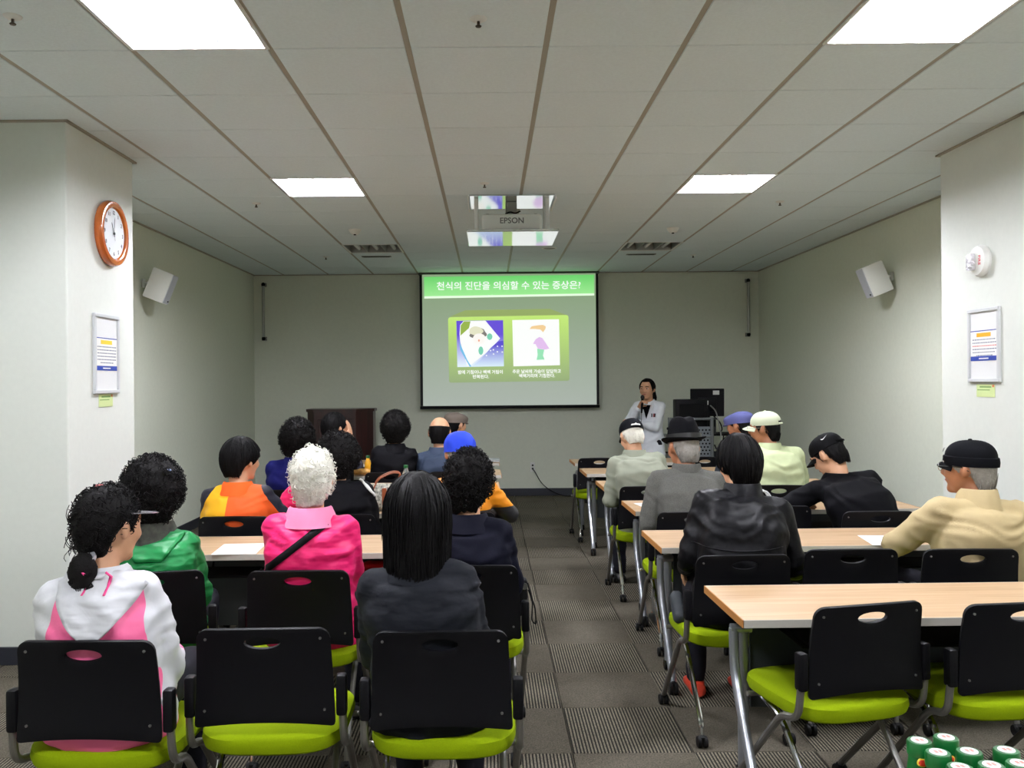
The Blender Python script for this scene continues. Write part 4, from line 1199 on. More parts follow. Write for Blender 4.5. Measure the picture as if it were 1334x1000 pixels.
def glasses(parent, H, R):
    def P(x, y, z): return H + R @ V((x, y, z))
    g = MB()
    for s in (-1, 1):
        g.tube([P(s * 0.032 + 0.024 * math.cos(a), 0.106, 0.010 + 0.019 * math.sin(a)) for a in [2 * PI * k / 18 for k in range(19)]], 0.0016, 5)
        g.tube([P(s * 0.056, 0.106, 0.014), P(s * 0.076, 0.09, 0.014), P(s * 0.084, 0.0, 0.012), P(s * 0.083, -0.03, -0.006)], 0.0018, 5)
    g.tube([P(-0.009, 0.106, 0.014), P(0, 0.110, 0.017), P(0.009, 0.106, 0.014)], 0.0016, 5)
    g.build('glasses', M_CHROME, parent)

def collar(parent, N, R0, m, h=0.020, r0=0.112, r1=0.078, name='collar', back=0.0):
    """stand / fold-over collar around the neck, lower in front"""
    rings = []; n = 32
    for rr_, z, w in ((r0, -0.045, 0), (r0 - 0.014, -0.018, 0), (r1 + 0.004, h, 0), (r1 - 0.002, h + 0.006, 0), (r1 - 0.008, h - 0.004, 0), (r0 - 0.04, -0.05, 0)):
        ring = []
        for j in range(n):
            a = 2 * PI * j / n; fr = max(0, math.sin(a))
            ring.append(N + V((rr_ * math.cos(a), (rr_ * 1.02) * math.sin(a) + 0.008, z * (1 - 0.55 * fr) - 0.02 * fr)))
        rings.append(ring)
    return MB().loft(rings, cap=False).build(name, m, parent)

def drape(bvh, pts, off, m, name, parent, thick=0.006, nrow=None):
    """cloth strip or patch laid on the back of a jacket: pts rows of (x, z)"""
    rows = []; 
    for row in pts:
        r2 = []
        for x, z in row:
            hit = bvh.ray_cast(V((x, -1.2, z)), V((0, 1, 0)))
            y = hit[0].y if hit[0] is not None else (r2[-1].y if r2 else -0.1)
            r2.append(V((x, y - off, z)))
        rows.append(r2)
    n = len(rows[0]); vs_ = [p for r in rows for p in r]; fs = []
    for i in range(len(rows) - 1):
        for j in range(n - 1): fs.append((i * n + j, i * n + j + 1, (i + 1) * n + j + 1, (i + 1) * n + j))
    me = bpy.data.meshes.new(name); me.from_pydata([tuple(p) for p in vs_], [], fs); me.materials.append(m)
    me = bake(me, [('SMOOTH', dict(factor=0.5, iterations=2)), ('SOLIDIFY', dict(thickness=thick, offset=0.0))], name)
    me.shade_smooth()
    return link(name, me, parent)

def make_person(label, hip, head, yaw=0, hyaw=0, hpitch=0, hroll=0, sh=0.205, hair=SHORT, hair_m=None, jacket=None, jname='jacket', skin=None, bulk=1.0,
                hands=None, hunch=1.0, trousers=None, shoes=None, collar_m=None, collar_h=0.022, fold=0.009, seed=1, faces=True, vox=0.0095, stand=False, curl=0.6, knees=0.0, group=None, hem=0.44, hs=1.05):
    skin = skin or SKIN; hair_m = hair_m or HAIR_BLACK; trousers = trousers or TROUSER; shoes = shoes or SHOE
    ya = math.radians(yaw)
    root = thing('person', label, 'person', (hip[0], hip[1], 0), ya, group)
    H = Matrix.Rotation(-ya, 3, 'Z') @ (V(head) - V((hip[0], hip[1], 0)))
    R = head_frame(H, math.radians(hyaw), math.radians(hpitch), math.radians(hroll)) * hs
    hz = 0.80 if stand else 0.55
    # neck base
    N = H + R @ V((0, -0.030, -0.085)) * 0.55 + V((0, -0.030, -0.092))
    P1 = V((0, -0.02, hz + 0.03))
    C = P1.lerp(N, 0.66) + V((0, -0.030 * hunch, 0)); Wt = P1.lerp(N, 0.3) + V((0, -0.020 * hunch, 0))
    U = P1.lerp(N, 0.88) + V((0, -0.018 * hunch, 0))
    ax = (N - P1).normalized(); tl = V((0, 0, 1)).rotation_difference(ax).to_matrix()
    tl = Matrix.Identity(3).lerp(tl, 0.8)
    S = {s: N + tl @ V((s * (sh - 0.062), -0.012, -0.062)) for s in (-1, 1)}
    if hands is None: hands = ((-0.09, 0.27, 0.63), (0.09, 0.27, 0.63))
    poles = {-1: (-0.42, -0.4, -1), 1: (0.42, -0.4, -1)}
    arm = {}
    for s, h in ((-1, hands[0]), (1, hands[1])):
        if len(h) > 3: poles[s] = h[3:6]
        arm[s] = ik(S[s], V(h[:3]), 0.265, 0.235, poles[s])
    if stand:
        legs = {s: (V((s * 0.085, 0, hz)), V((s * 0.09, 0.01, 0.44)), V((s * 0.09, -0.02, 0.08))) for s in (-1, 1)}
    else:
        legs = {s: (V((s * 0.085, 0.0, 0.545)), V((s * (0.11 + knees), 0.42, 0.535)), V((s * (0.11 + knees), 0.40, 0.09))) for s in (-1, 1)}
    # --- the body, one continuous surface
    b = MB()
    b.loft([ering(V((0, -0.02, hz - 0.07)), 0.11, 0.08), ering(V((0, -0.02, hz - 0.04)), 0.15, 0.10), ering(P1, 0.15, 0.10), ering(Wt, 0.125, 0.085, tilt=tl), ering(C, 0.14, 0.09, tilt=tl), ering(U, 0.095, 0.052, tilt=tl), ering(N, 0.052, 0.046, tilt=tl)])
    b.capsule(N - ax * 0.05, H + R @ V((0, -0.022, -0.05)), 0.055, 0.052, 16)
    head_geo(b, H, R)
    for s in (-1, 1):
        E_, W_ = arm[s]
        b.capsule(N + V((s * 0.03, 0, -0.035)), S[s], 0.045, 0.042)
        b.capsule(S[s], E_, 0.043, 0.034); b.capsule(E_, W_, 0.034, 0.025)
        d = (W_ - E_).normalized()
        cu = curl if not isinstance(curl, (tuple, list)) else curl[0 if s < 0 else 1]
        palm = V((-s * 0.8, 0.2, -0.6)) if not (len(hands[0 if s < 0 else 1]) > 6) else V(hands[0 if s < 0 else 1][6:9])
        hd = d
        if len(hands[0 if s < 0 else 1]) > 9: hd = V(hands[0 if s < 0 else 1][9:12])
        hand_geo(b, W_, hd, 1, palm, cu)
        h_, k_, a_ = legs[s]
        b.capsule(h_, k_, 0.07, 0.052); b.capsule(k_, a_, 0.05, 0.035); b.capsule(a_ + V((0, 0, -0.03)), a_ + V((0, 0.13, -0.05)), 0.035, 0.028)
    link('body', remesh(b, skin, 'body', vox, 3), root)
    if faces: face_parts(root, H, R, hair_m if hair_m is not HAIR_WHITE else HAIR_GREY)
    # --- jacket
    j = MB(); g = bulk
    if stand:
        j.loft([ering(V((0, -0.01, 0.50)), 0.20, 0.15), ering(V((0, -0.015, 0.66)), 0.19, 0.145), ering(V((0, -0.02, hz + 0.02)), 0.175, 0.135), ering(Wt, 0.148 * g, 0.115 * g, tilt=tl), ering(C, 0.165 * g, 0.12 * g, tilt=tl), ering(U, 0.145, 0.098, tilt=tl), ering(N + tl @ V((0, 0, -0.02)), 0.085, 0.075, tilt=tl)])
    else:
        j.loft([ering(V((0, 0.0, hem)), 0.17 * g, 0.13 * g), ering(V((0, -0.005, hem + 0.03)), 0.195 * g, 0.148 * g, p=2.4), ering(P1, 0.185 * g, 0.142 * g, p=2.4), ering(Wt, 0.172 * g, 0.132 * g, tilt=tl, p=2.3), ering(C, 0.183 * g, 0.132 * g, tilt=tl, p=2.3), ering(U, 0.155 * g, 0.105 * g, tilt=tl, p=2.2), ering(N + tl @ V((0, 0, -0.025)), 0.085, 0.075, tilt=tl)])
    for s in (-1, 1):
        E_, W_ = arm[s]
        j.capsule(N + tl @ V((s * 0.035, -0.005, -0.055)), S[s], 0.074, 0.061 * g)
        j.capsule(S[s], E_, 0.063 * g, 0.052 * g, 16); j.capsule(E_, E_.lerp(W_, 0.9), 0.052 * g, 0.038 * g, 16)
    jm = remesh(j, jacket, jname, 0.0115, 5, fold, seed, keep=None)
    jo = link(jname, jm, root)
    bvh = BVHTree.FromPolygons([v.co.copy() for v in jm.vertices], [tuple(p.vertices) for p in jm.polygons])
    if collar_m is not None: collar(root, N, R, collar_m, collar_h)
    # --- trousers and shoes
    t = MB()
    t.loft([ering(V((0, -0.015, hz - 0.085)), 0.13, 0.10), ering(V((0, -0.015, hz - 0.06)), 0.175, 0.13), ering(V((0, -0.02, hz + 0.05)), 0.16, 0.115)])
    for s in (-1, 1):
        h_, k_, a_ = legs[s]
        t.capsule(h_, k_, 0.083, 0.064); t.capsule(k_, a_ + V((0, 0, 0.01)), 0.062, 0.05)
    link('trousers', remesh(t, trousers, 'trousers', 0.014, 4, 0.006, seed + 5), root)
    for s in (-1, 1):
        a_ = legs[s][2]; rings = []
        for y, w, h, z0 in ((-0.075, 0.018, 0.03, 0.012), (-0.06, 0.036, 0.065, 0.004), (-0.01, 0.040, 0.085, 0.003), (0.05, 0.043, 0.07, 0.003), (0.11, 0.047, 0.05, 0.004), (0.155, 0.040, 0.036, 0.006), (0.178, 0.018, 0.02, 0.010)):
            rings.append([V((a_.x + w * math.cos(q), a_.y + y, z0 + h * 0.5 + h * 0.5 * math.copysign(abs(math.sin(q)) ** 0.8, math.sin(q)))) for q in [2 * PI * k / 16 for k in range(16)]])
        MB().loft(rings).build('shoe', shoes, root)
    if hair is not None:
        hair_geo(H, R, hair, seed).build('hair', hair_m, root, True, 0)
    return dict(root=root, H=H, R=R, N=N, S=S, arm=arm, bvh=bvh, tl=tl, jacket=jo)
# ------------------------------------------------------------------ the audience
PINK = (250, 74, 140)
NAVY = cloth('navy', (12, 13, 28)); BLACKC = cloth('black', (8, 8, 12)); CHAR = mat('cloth_charcoal', (17, 20, 27), 0.8, bump=(14, 0.5, 0.018), spec=0.2, bdetail=1.5, stretch=(1, 1, 2))
TAB = 0.745   # hands resting on a table top

# woman in white and pink
m1 = zone_mat('jacket_white_pink', (206, 207, 211), [((250, 110, 160), [(-1, 0, 0, -0.16, 0.265), (0, 0, 0, -1, 0.93)])], 0.5)
p = make_person('woman with low ponytail in white and pink hooded jacket', (-1.165, 2.70), (-1.197, 2.74, 1.085), 2, -24, 4, hair=TIED, hair_m=HAIR_BROWN, jacket=m1, jname='hooded_jacket', seed=1, fold=0.010, sh=0.195)
W1 = nylon('white_nylon', (206, 207, 211), 0.45)
rows = []
for i in range(13):
    t = i / 12; z = 0.955 - 0.18 * t; hwid = 0.125 * (1 - t) ** 0.7 + 0.012
    rows.append([(u * hwid, z + 0.012 - 0.03 * u * u * (1 - t)) for u in [-1 + k / 7 for k in range(15)]])
hood = drape(p['bvh'], rows, 0.012, W1, 'hood', p['root'], 0.022)
collar(p['root'], p['N'], p['R'], W1, 0.03, 0.125, 0.085)
for x in (-0.035, 0.03):
    drape(p['bvh'], [[(x - 0.005 + 0.010 * k, z) for k in range(2)] for z in (0.985, 0.96, 0.93, 0.91)], 0.030, cloth('pink_cord', (250, 84, 150)), 'drawcord', hood, 0.006)
# low ponytail, hair tie, visor peak
H, R = p['H'], p['R']
def HP(x, y, z): return H + R @ V((x, y, z))
mb = MB(); mb.ell(HP(0.03, -0.115, -0.115), (0.042, 0.036, 0.055), 18, 12, R)
pt = mb.mesh('ponytail', HAIR_BROWN, True, 0)
for v in pt.vertices: v.co += (v.co - HP(0.03, -0.115, -0.115)).normalized() * 0.008 * noise.noise(v.co * 60)
link('ponytail', pt, p['root'])
mb = MB(); r_ = random.Random(5)
for k in range(60):
    a = r_.uniform(0, 6.28); b0 = HP(0.03 + 0.035 * math.cos(a), -0.115 + 0.03 * math.sin(a), -0.10); path = []
    for q in range(8): path.append(b0 + V((0.006 * math.sin(q * 1.6 + a), 0.006 * math.cos(q * 1.6 + a), -0.011 * q)))
    mb.tube(path, 0.0018, 3)
for k in range(26):   # loose wisps at the left of the head
    z0 = r_.uniform(-0.03, 0.08); b0 = HP(-0.085, r_.uniform(-0.06, 0.03), z0); path = []
    L_ = r_.uniform(0.06, 0.13)
    for q in range(9): path.append(b0 + R @ V((-0.012 - 0.006 * math.sin(q * 0.9 + k), 0.006 * math.cos(q * 1.1 + k), -L_ * q / 8)))
    mb.tube(path, 0.0014, 3)
tag(mb.build('loose_curls', HAIR_BROWN, p['root'], True, 0), kind='stuff')
MB().lathe([(0.03, -0.006), (0.037, -0.006), (0.037, 0.006), (0.03, 0.006)], 20, HP(0.02, -0.105, -0.083), R.normalized() @ Matrix.Rotation(0.6, 3, 'X')).build('hair_tie', mat('tie_silver', (190, 190, 196), 0.3, 0.4), p['root'])
MB().rbox(HP(-0.01, -0.03, 0.122), (0.03, 0.012, 0.012), 0.004, 1, rot=R).build('hair_clip', mat('clip_pink', (206, 120, 120), 0.4), p['root'])
rr2 = []
for off in (0.0, -0.003):
    rr2.append([HP(0.088 * math.cos(a), 0.085 * math.sin(a) + 0.085 * max(0, math.sin(a)) ** 0.7 + 0.01, 0.045 + off - 0.01 * math.sin(a)) for a in [PI * k / 18 for k in range(19)]])
MB().loft(rr2).build('visor_peak', mat('visor_silver', (170, 168, 172), 0.25, 0.5), p['root'])

# green jacket
GREEN = nylon('green_nylon', (20, 130, 66), 0.42)
p = make_person('curly black haired person in glossy green jacket with camouflage scarf', (-1.37, 3.62), (-1.40, 3.63, 1.075), 8, 4, 4, hair=dict(CURLY, k=1.48, top=1.34, back=-0.12), hair_m=HAIR_BROWN, jacket=GREEN, seed=2, fold=0.012, sh=0.192)
collar(p['root'], p['N'], p['R'], mat('scarf_camo', (62, 64, 56), 0.9, var=0.6, varscale=40), 0.032, 0.125, 0.09, 'scarf')
rows = [[(u * 0.13 * (1 - 0.6 * t), 0.93 - 0.10 * t) for u in [-1 + k / 5 for k in range(11)]] for t in [q / 7 for q in range(8)]]
drape(p['bvh'], rows, 0.008, GREEN, 'hood', p['root'], 0.016)
H, R = p['H'], p['R']
MB().rbox(HP(0.065, -0.085, 0.095), (0.035, 0.01, 0.008), 0.003, 1, rot=R).build('hair_clip', mat('clip_blue', (150, 170, 214), 0.3), p['root'])

# hot pink jacket, white hair
HOT = nylon('hot_pink', (236, 32, 110), 0.5)
p = make_person('white curly haired person in hot pink jacket with black strap', (-0.735, 3.63), (-0.733, 3.62, 1.135), 0, 0, 6, hair=dict(CURLY, k=1.16, top=1.16, curl=0.011, strands=200, back=-0.115, nape=0.66, side=-0.08), hair_m=HAIR_WHITE, jacket=HOT, seed=3, fold=0.012, sh=0.195, bulk=1.02, hs=1.0)
collar(p['root'], p['N'], p['R'], cloth('pale_pink', (240, 140, 180)), 0.026, 0.12, 0.085)
path = [(0.085 - 0.285 * t, 0.975 - 0.215 * t) for t in [q / 18 for q in range(19)]]
drape(p['bvh'], [[(x - 0.010, z + 0.013), (x, z), (x + 0.010, z - 0.013)] for x, z in path], 0.008, cloth('strap_black', (14, 14, 16)), 'strap', p['root'], 0.005)

# long black hair, charcoal jacket
p = make_person('person with long straight black hair in charcoal jacket', (-0.19, 2.77), (-0.232, 2.78, 1.105), 0, 3, 2, hair=dict(BOB, k=1.27, top=1.2, back=-0.235, side=-0.17, strands=700), hair_m=HAIR_BLACK, jacket=CHAR, collar_m=CHAR, seed=4, sh=0.192, fold=0.008, bulk=1.0)
# plain navy at the aisle
NAVY2 = cloth('plain_navy', (12, 13, 26))
p = make_person('dark curly haired person in plain navy jacket at the aisle', (-0.08, 3.70), (-0.087, 3.68, 1.10), -3, -14, 5, hair=dict(CURLY, k=1.17, top=1.2), hair_m=HAIR_BROWN, jacket=NAVY2, collar_m=NAVY2, seed=5, sh=0.19, hands=((-0.1, 0.28, 0.63), (0.13, 0.26, 0.63)))
# orange jersey
m6 = zone_mat('jersey_panels', (244, 96, 28), [((240, 178, 10), [(0, -1, 0, 0.10, -0.125)]), ((14, 15, 34), [(1, 0, 0, 0.6, -0.70)]), ((244, 96, 28), [(0, 1, 0, 0, -0.2), (0, 0, 0, -1, 0.78)])], 0.7)
p = make_person('short black haired person in orange and yellow cycling jersey', (-1.42, 5.03), (-1.425, 5.02, 1.09), 0, -30, 2, hair=dict(SHORT, k=1.18, top=1.17), jacket=m6, jname='jersey', collar_m=cloth('orange', (244, 96, 28)), seed=6, sh=0.205, hands=((-0.16, 0.26, 0.63), (0.18, 0.26, 0.63, 0.9, -0.3, -0.6)))
# black jacket, curly, behind the handbag
p = make_person('curly haired person in black jacket with a white bag strap', (-0.84, 5.08), (-0.885, 5.10, 1.085), 0, -4, 6, hair=dict(CURLY, k=1.48, top=1.35), hair_m=HAIR_BROWN, jacket=BLACKC, collar_m=BLACKC, seed=7, sh=0.215, bulk=1.06)
path = [(0.10 + 0.09 * t, 0.985 - 0.10 * t) for t in [q / 8 for q in range(9)]]
drape(p['bvh'], [[(x - 0.006, z - 0.008), (x + 0.006, z + 0.008)] for x, z in path], 0.012, cloth('strap_white', (210, 210, 205)), 'bag_strap', p['root'], 0.006)
# amber jacket, blue cap
m8 = zone_mat('jacket_amber', (236, 146, 24), [((38, 38, 42), [(0, 0, 0, -1, 0.80), (0, 0, 0, 1, -0.62)])], 0.5)
p = make_person('person in bright blue soft cap and amber jacket', (-0.16, 5.12), (-0.175, 5.14, 1.11), -6, 18, 6, hair=FRINGE, hair_m=HAIR_GREY, jacket=m8, seed=8, sh=0.22, hands=((-0.2, 0.34, TAB), (0.13, 0.30, 0.73, 1, -0.2, -0.6)), skin=SKIN_D)
softcap(p['root'], p['H'], p['R'], cloth('royal_blue', (34, 66, 206), 0.7))
collar(p['root'], p['N'], p['R'], cloth('amber', (236, 146, 24)))
# royal navy, curly
RN = cloth('royal_navy', (20, 22, 84))
make_person('curly haired person in royal navy jacket below the podium', (-1.39, 6.22), (-1.363, 6.22, 1.125), 0, -4, 4, hair=dict(CURLY, k=1.4, top=1.33), hair_m=HAIR_BROWN, jacket=RN, collar_m=RN, seed=9, sh=0.21)
# hand at the ear
make_person('short haired person holding a hand to the right ear', (-1.31, 7.35), (-1.308, 7.40, 1.15), 0, -38, 3, hair=dict(SHORT, k=1.12), jacket=BLACKC, collar_m=BLACKC, seed=10, hands=((-0.1, 0.3, 0.65), (0.135, 0.085, 1.065, 0.15, 0.8, -1, -1, 0.1, 0.1, -0.15, -0.05, 1)), curl=(0.6, 0.25))
# black curly
make_person('dark curly haired person in black between the bottles and the bald man', (-0.82, 7.36), (-0.79, 7.36, 1.135), 0, 0, 4, hair=dict(CURLY, k=1.4, top=1.33), hair_m=HAIR_BROWN, jacket=BLACKC, collar_m=BLACKC, seed=11, sh=0.195)
# bald man
BL12 = cloth('slate_blue', (40, 52, 72))
make_person('bald man in slate blue jacket over a white shirt', (-0.35, 7.37), (-0.42, 7.42, 1.10), -2, -6, 8, hair=BALD, hair_m=HAIR_BLACK, jacket=BL12, collar_m=BL12, seed=12, sh=0.225, bulk=1.06, hs=1.14)
# brown flat cap
p = make_person('person in brown flat cap and black jacket', (-0.30, 8.46), (-0.324, 8.50, 1.115), 0, -42, 2, hair=FRINGE, hair_m=HAIR_BLACK, jacket=BLACKC, collar_m=BLACKC, seed=13)
flatcap(p['root'], p['H'], p['R'], cloth('brown_cap', (110, 100, 92)))

# grey blazer
BLAZ = cloth('pale_grey_blazer', (134, 138, 122), 0.85)
p = make_person('white haired man in pale grey blazer and black cap', (1.12, 6.26), (1.052, 6.47, 1.115), 4, 8, 24, hair=dict(FRINGE, back=-0.075), hair_m=HAIR_WHITE, jacket=BLAZ, jname='blazer', collar_m=BLAZ, collar_h=0.035, seed=14, sh=0.212, hunch=2.2, hands=((-0.13, 0.30, 0.63, -0.35, -0.3, -1), (0.14, 0.30, 0.63, 0.35, -0.3, -1)), bulk=1.06, fold=0.007, trousers=TROUSER, hem=0.40)
baseball(p['root'], p['H'], p['R'], cloth('cap_black', (10, 12, 17)), opening=HAIR_WHITE)
# fedora
TW = mat('tweed', (82, 82, 77), 0.9, bump=(300, 0.5, 0.003), var=0.3, varscale=220)
p = make_person('man in black fedora and grey tweed jacket', (1.16, 5.06), (1.168, 5.27, 1.125), 0, 14, 8, hair=FRINGE, hair_m=HAIR_GREY, jacket=TW, collar_m=TW, collar_h=0.045, seed=15, sh=0.235, hunch=1.8, skin=SKIN_D, hands=((-0.15, 0.30, 0.63, -0.35, -0.3, -1), (0.16, 0.30, 0.63, 0.35, -0.3, -1)), bulk=1.06, hs=1.1, fold=0.006, trousers=TROUSER_G)
fedora(p['root'], p['H'], p['R'], cloth('felt_black', (8, 8, 11), 0.9))
# leather jacket
LEA = mat('black_leather', (8, 8, 11), 0.5, bump=(14, 0.6, 0.018), spec=0.12, bdetail=1.5)
p = make_person('black haired man in black leather jacket', (1.08, 3.86), (1.158, 4.07, 1.14), -4, 12, 10, hair=dict(SHORT, k=1.2, top=1.18, side=-0.045, back=-0.1), jacket=LEA, jname='leather_jacket', collar_m=LEA, collar_h=0.05, seed=16, sh=0.222, hunch=2.0, bulk=1.06, fold=0.010, hands=((-0.17, 0.30, 0.63, -0.4, -0.3, -1), (0.17, 0.30, 0.63, 0.4, -0.3, -1)), shoes=mat('red_shoe', (206, 60, 36), 0.5))
drape(p['bvh'], [[(u * 0.19, z + 0.012 * u * u) for u in [-1 + k / 12 for k in range(25)]] for z in (0.800, 0.794)], 0.004, LEA, 'back_seam', p['root'], 0.004)
# blue flat cap
DN = cloth('dark_slate', (44, 50, 58))
p = make_person('man in blue flat cap and dark slate jacket', (2.12, 7.35), (2.135, 7.47, 1.135), 0, 42, 6, hair=FRINGE, hair_m=HAIR_BLACK, jacket=DN, collar_m=DN, seed=17, skin=SKIN_D)
flatcap(p['root'], p['H'], p['R'], cloth('blue_cap', (86, 90, 140)))
# pale green jacket
PG = cloth('pale_green', (186, 196, 154), 0.7)
p = make_person('man in cream cap and pale green jacket', (2.07, 6.26), (2.02, 6.42, 1.165), 8, 48, 4, hair=FRINGE, hair_m=HAIR_BLACK, jacket=PG, collar_m=PG, collar_h=0.04, seed=18, sh=0.24, bulk=1.1, skin=SKIN_D, hands=((-0.16, 0.30, 0.63, -0.35, -0.3, -1), (0.16, 0.30, 0.63, 0.4, -0.3, -1)))
baseball(p['root'], p['H'], p['R'], cloth('cap_cream', (206, 214, 186), 0.8), opening=HAIR_BLACK)
glasses(p['root'], p['H'], p['R'])
# bending man
p = make_person('man in black cap and black jacket bending over the table', (2.19, 5.04), (2.055, 5.30, 1.065), 8, 30, 34, hair=FRINGE, hair_m=HAIR_BLACK, jacket=BLACKC, seed=19, sh=0.24, hunch=3.2, bulk=1.08, hands=((-0.24, 0.38, TAB, -1, -0.3, -0.2), (0.14, 0.42, TAB)), collar_m=BLACKC)
cap = baseball(p['root'], p['H'], p['R'], cloth('cap_black2', (9, 9, 11), 0.7), opening=HAIR_BLACK)
H, R = p['H'], p['R']
cx = V((0, -0.010, 0.020)); sw = []
tick = [(-0.022, 0.004), (-0.017, -0.004), (-0.010, -0.006), (0.026, 0.012), (-0.008, -0.001), (-0.014, 0.0)]
pts = []
for u, w in tick:
    a = math.radians(215) + u * 11; zz = 0.062 + w * 1.1
    s_ = math.sqrt(max(0.05, 1 - (zz / 0.112) ** 2 * 0.8))
    pts.append(H + R @ (cx + V((0.0885 * s_ * 1.04 * math.cos(a), 0.112 * s_ * 1.04 * math.sin(a), zz))))
MB().add(pts, [tuple(range(6))]).build('emblem', M_PAPER, cap, False)
# beige jacket
BEI = cloth('beige', (178, 160, 120), 0.75)
p = make_person('grey haired man in black cloth cap and beige jacket', (2.17, 3.95), (2.185, 3.99, 1.115), 6, 36, 2, hair=dict(FRINGE, k=1.03, back=-0.095), hair_m=HAIR_GREY, jacket=BEI, collar_m=BEI, collar_h=0.052, seed=20, sh=0.25, bulk=1.16, skin=SKIN_D, hands=((-0.14, 0.34, TAB, -1, -0.2, -0.6), (0.2, 0.3, 0.66)), fold=0.010)
cap = rollcap(p['root'], p['H'], p['R'], cloth('cap_black3', (8, 9, 13), 0.8))
glasses(p['root'], p['H'], p['R'])
H, R = p['H'], p['R']
o = text_obj('P', 0.03, M_PAPER, cap, (0, 0, 0), (0, 0, 0), 'cap_letter', bold=0.001)
o.matrix_local = Matrix.Translation(HP(0.0, 0.103, 0.078)) @ (R @ Matrix.Rotation(PI, 3, 'Z') @ Matrix.Rotation(math.radians(62), 3, 'X')).to_4x4()

# ------------------------------------------------------------------ the speaking woman
COAT = cloth('white_coat', (226, 230, 236), 0.75)
p = make_person('woman in white coat speaking into a microphone', (1.87, 10.25), (1.845, 10.21, 1.425), 150, 0, 2, hair=dict(SHORT, k=1.06, top=1.05, front=0.090, side=-0.03, back=-0.07), jacket=COAT, jname='white_coat', seed=21, stand=True, sh=0.20, vox=0.0075, fold=0.006,
                hands=((0.10, 0.165, 1.05, -0.9, -0.2, -0.9), (0.055, 0.185, 1.215, 0.8, -0.2, -0.9, -1.0, 0.35, 0.0, -0.55, 0.1, 0.8)), curl=(0.5, 1.15), bulk=1.0)
H, R = p['H'], p['R']; N = p['N']
# hanging ponytail
mb = MB(); pth = [HP(0, -0.10, 0.02), HP(-0.015, -0.135, -0.02), HP(-0.03, -0.135, -0.10), HP(-0.03, -0.125, -0.18), HP(-0.03, -0.115, -0.22)]
mb.tube(fillet(pth, 0.04), 0, 12, radii=None) if False else mb.tube(pth, 0, 12, radii=[0.02, 0.032, 0.034, 0.024, 0.006])
mb.build('ponytail', HAIR_BLACK, p['root'])
# black top in the neck opening, lapels, pocket pens, badge
fb = p['bvh']
def front_patch(rows, off, m, name, parent, thick=0.004):
    R2 = []
    for row in rows:
        r2 = []
        for x, z in row:
            hit = fb.ray_cast(V((x, 1.2, z)), V((0, -1, 0)))
            y = hit[0].y if hit[0] is not None else 0.08
            r2.append((x, y + off, z))
        R2.append(r2)
    n = len(R2[0]); vs_ = [q for r in R2 for q in r]
    fs = [(i * n + k, i * n + k + 1, (i + 1) * n + k + 1, (i + 1) * n + k) for i in range(len(R2) - 1) for k in range(n - 1)]
    me = bpy.data.meshes.new(name); me.from_pydata(vs_, [], fs); me.materials.append(m)
    me = bake(me, [('SOLIDIFY', dict(thickness=thick, offset=0.0))], name); me.shade_smooth()
    return link(name, me, parent)
zt = N.z - 0.03
front_patch([[(u * 0.055 * (1 - t) + 0.001 * u, zt - 0.17 * t) for u in (-1, -0.5, 0, 0.5, 1)] for t in [q / 8 for q in range(9)]], 0.004, BLACKC, 'black_top', p['root'])
for s in (-1, 1):
    front_patch([[(s * (0.05 * (1 - t) + 0.004 + (0.045 * math.sin(PI * min(1, t * 1.1 + 0.15))) * q), zt + 0.005 - 0.19 * t) for q in (0, 0.5, 1)] for t in [q / 8 for q in range(9)]], 0.010, COAT, 'lapel', p['root'])
collar(p['root'], N, R, COAT, 0.02, 0.10, 0.07)
for x, c in ((-0.07, (30, 30, 34)), (-0.095, (150, 40, 50)), (-0.11, (40, 40, 46))):
    front_patch([[(x, z), (x + 0.012, z)] for z in (1.145, 1.125, 1.105)], 0.008, mat('pen_%d' % c[0], c, 0.4), 'pocket_pen', p['root'])
mic = thing('microphone', 'black hand microphone held by the woman in white', 'microphone', (0, 0, 0))
W_ = p['arm'][1][1]
Mw = Matrix.Translation((1.87, 10.25, 0)) @ Matrix.Rotation(math.radians(150), 4, 'Z')
a = HP(0.005, 0.135, -0.062); bq = W_ + V((-0.045, 0.035, -0.06))
a = bq + (a - bq)
mic.matrix_world = Mw
MB().tube([bq, bq.lerp(a, 0.35), bq.lerp(a, 0.8)], 0, 12, radii=[0.010, 0.012, 0.016]).build('handle', M_BLACKM, mic)
MB().ell(a.lerp(bq, 0.1), (0.024, 0.024, 0.028), 14, 10).build('mesh_head', mat('mic_mesh', (30, 30, 32), 0.5, 0.4, bump=(400, 0.6, 0.003)), mic)
MB().tube([bq, bq + V((0.0, 0.0, -0.05)), bq + V((0.02, -0.02, -0.2))], 0.003, 6).build('antenna_cord', M_BLACKM, mic)

# ------------------------------------------------------------------ things on and around the tables
def paper(x, y, rz, w, d, lab, z=0.7205):
    o = MB().add([(-w / 2, -d / 2, 0), (w / 2, -d / 2, 0), (w / 2, d / 2, 0), (-w / 2, d / 2, 0), (-w / 2, -d / 2, 0.0012), (w / 2, -d / 2, 0.0012), (w / 2, d / 2, 0.0012), (-w / 2, d / 2, 0.0012)],
                 [(3, 2, 1, 0), (4, 5, 6, 7), (0, 1, 5, 4), (1, 2, 6, 5), (2, 3, 7, 6), (3, 0, 4, 7)]).build('paper_sheet', M_PAPER, None, False)
    o.location = (x, y, z); o.rotation_euler = (0, 0, math.radians(rz)); tag(o, lab, 'paper', 'paper sheets on the tables')
paper(-1.23, 4.29, 4, 0.21, 0.27, 'white paper sheet on the table before the green jacket')
paper(1.98, 4.37, -8, 0.21, 0.27, 'white paper sheet under the hand of the beige jacket man')
paper(1.02, 5.68, 10, 0.12, 0.2, 'white paper slip beside the tweed sleeve')
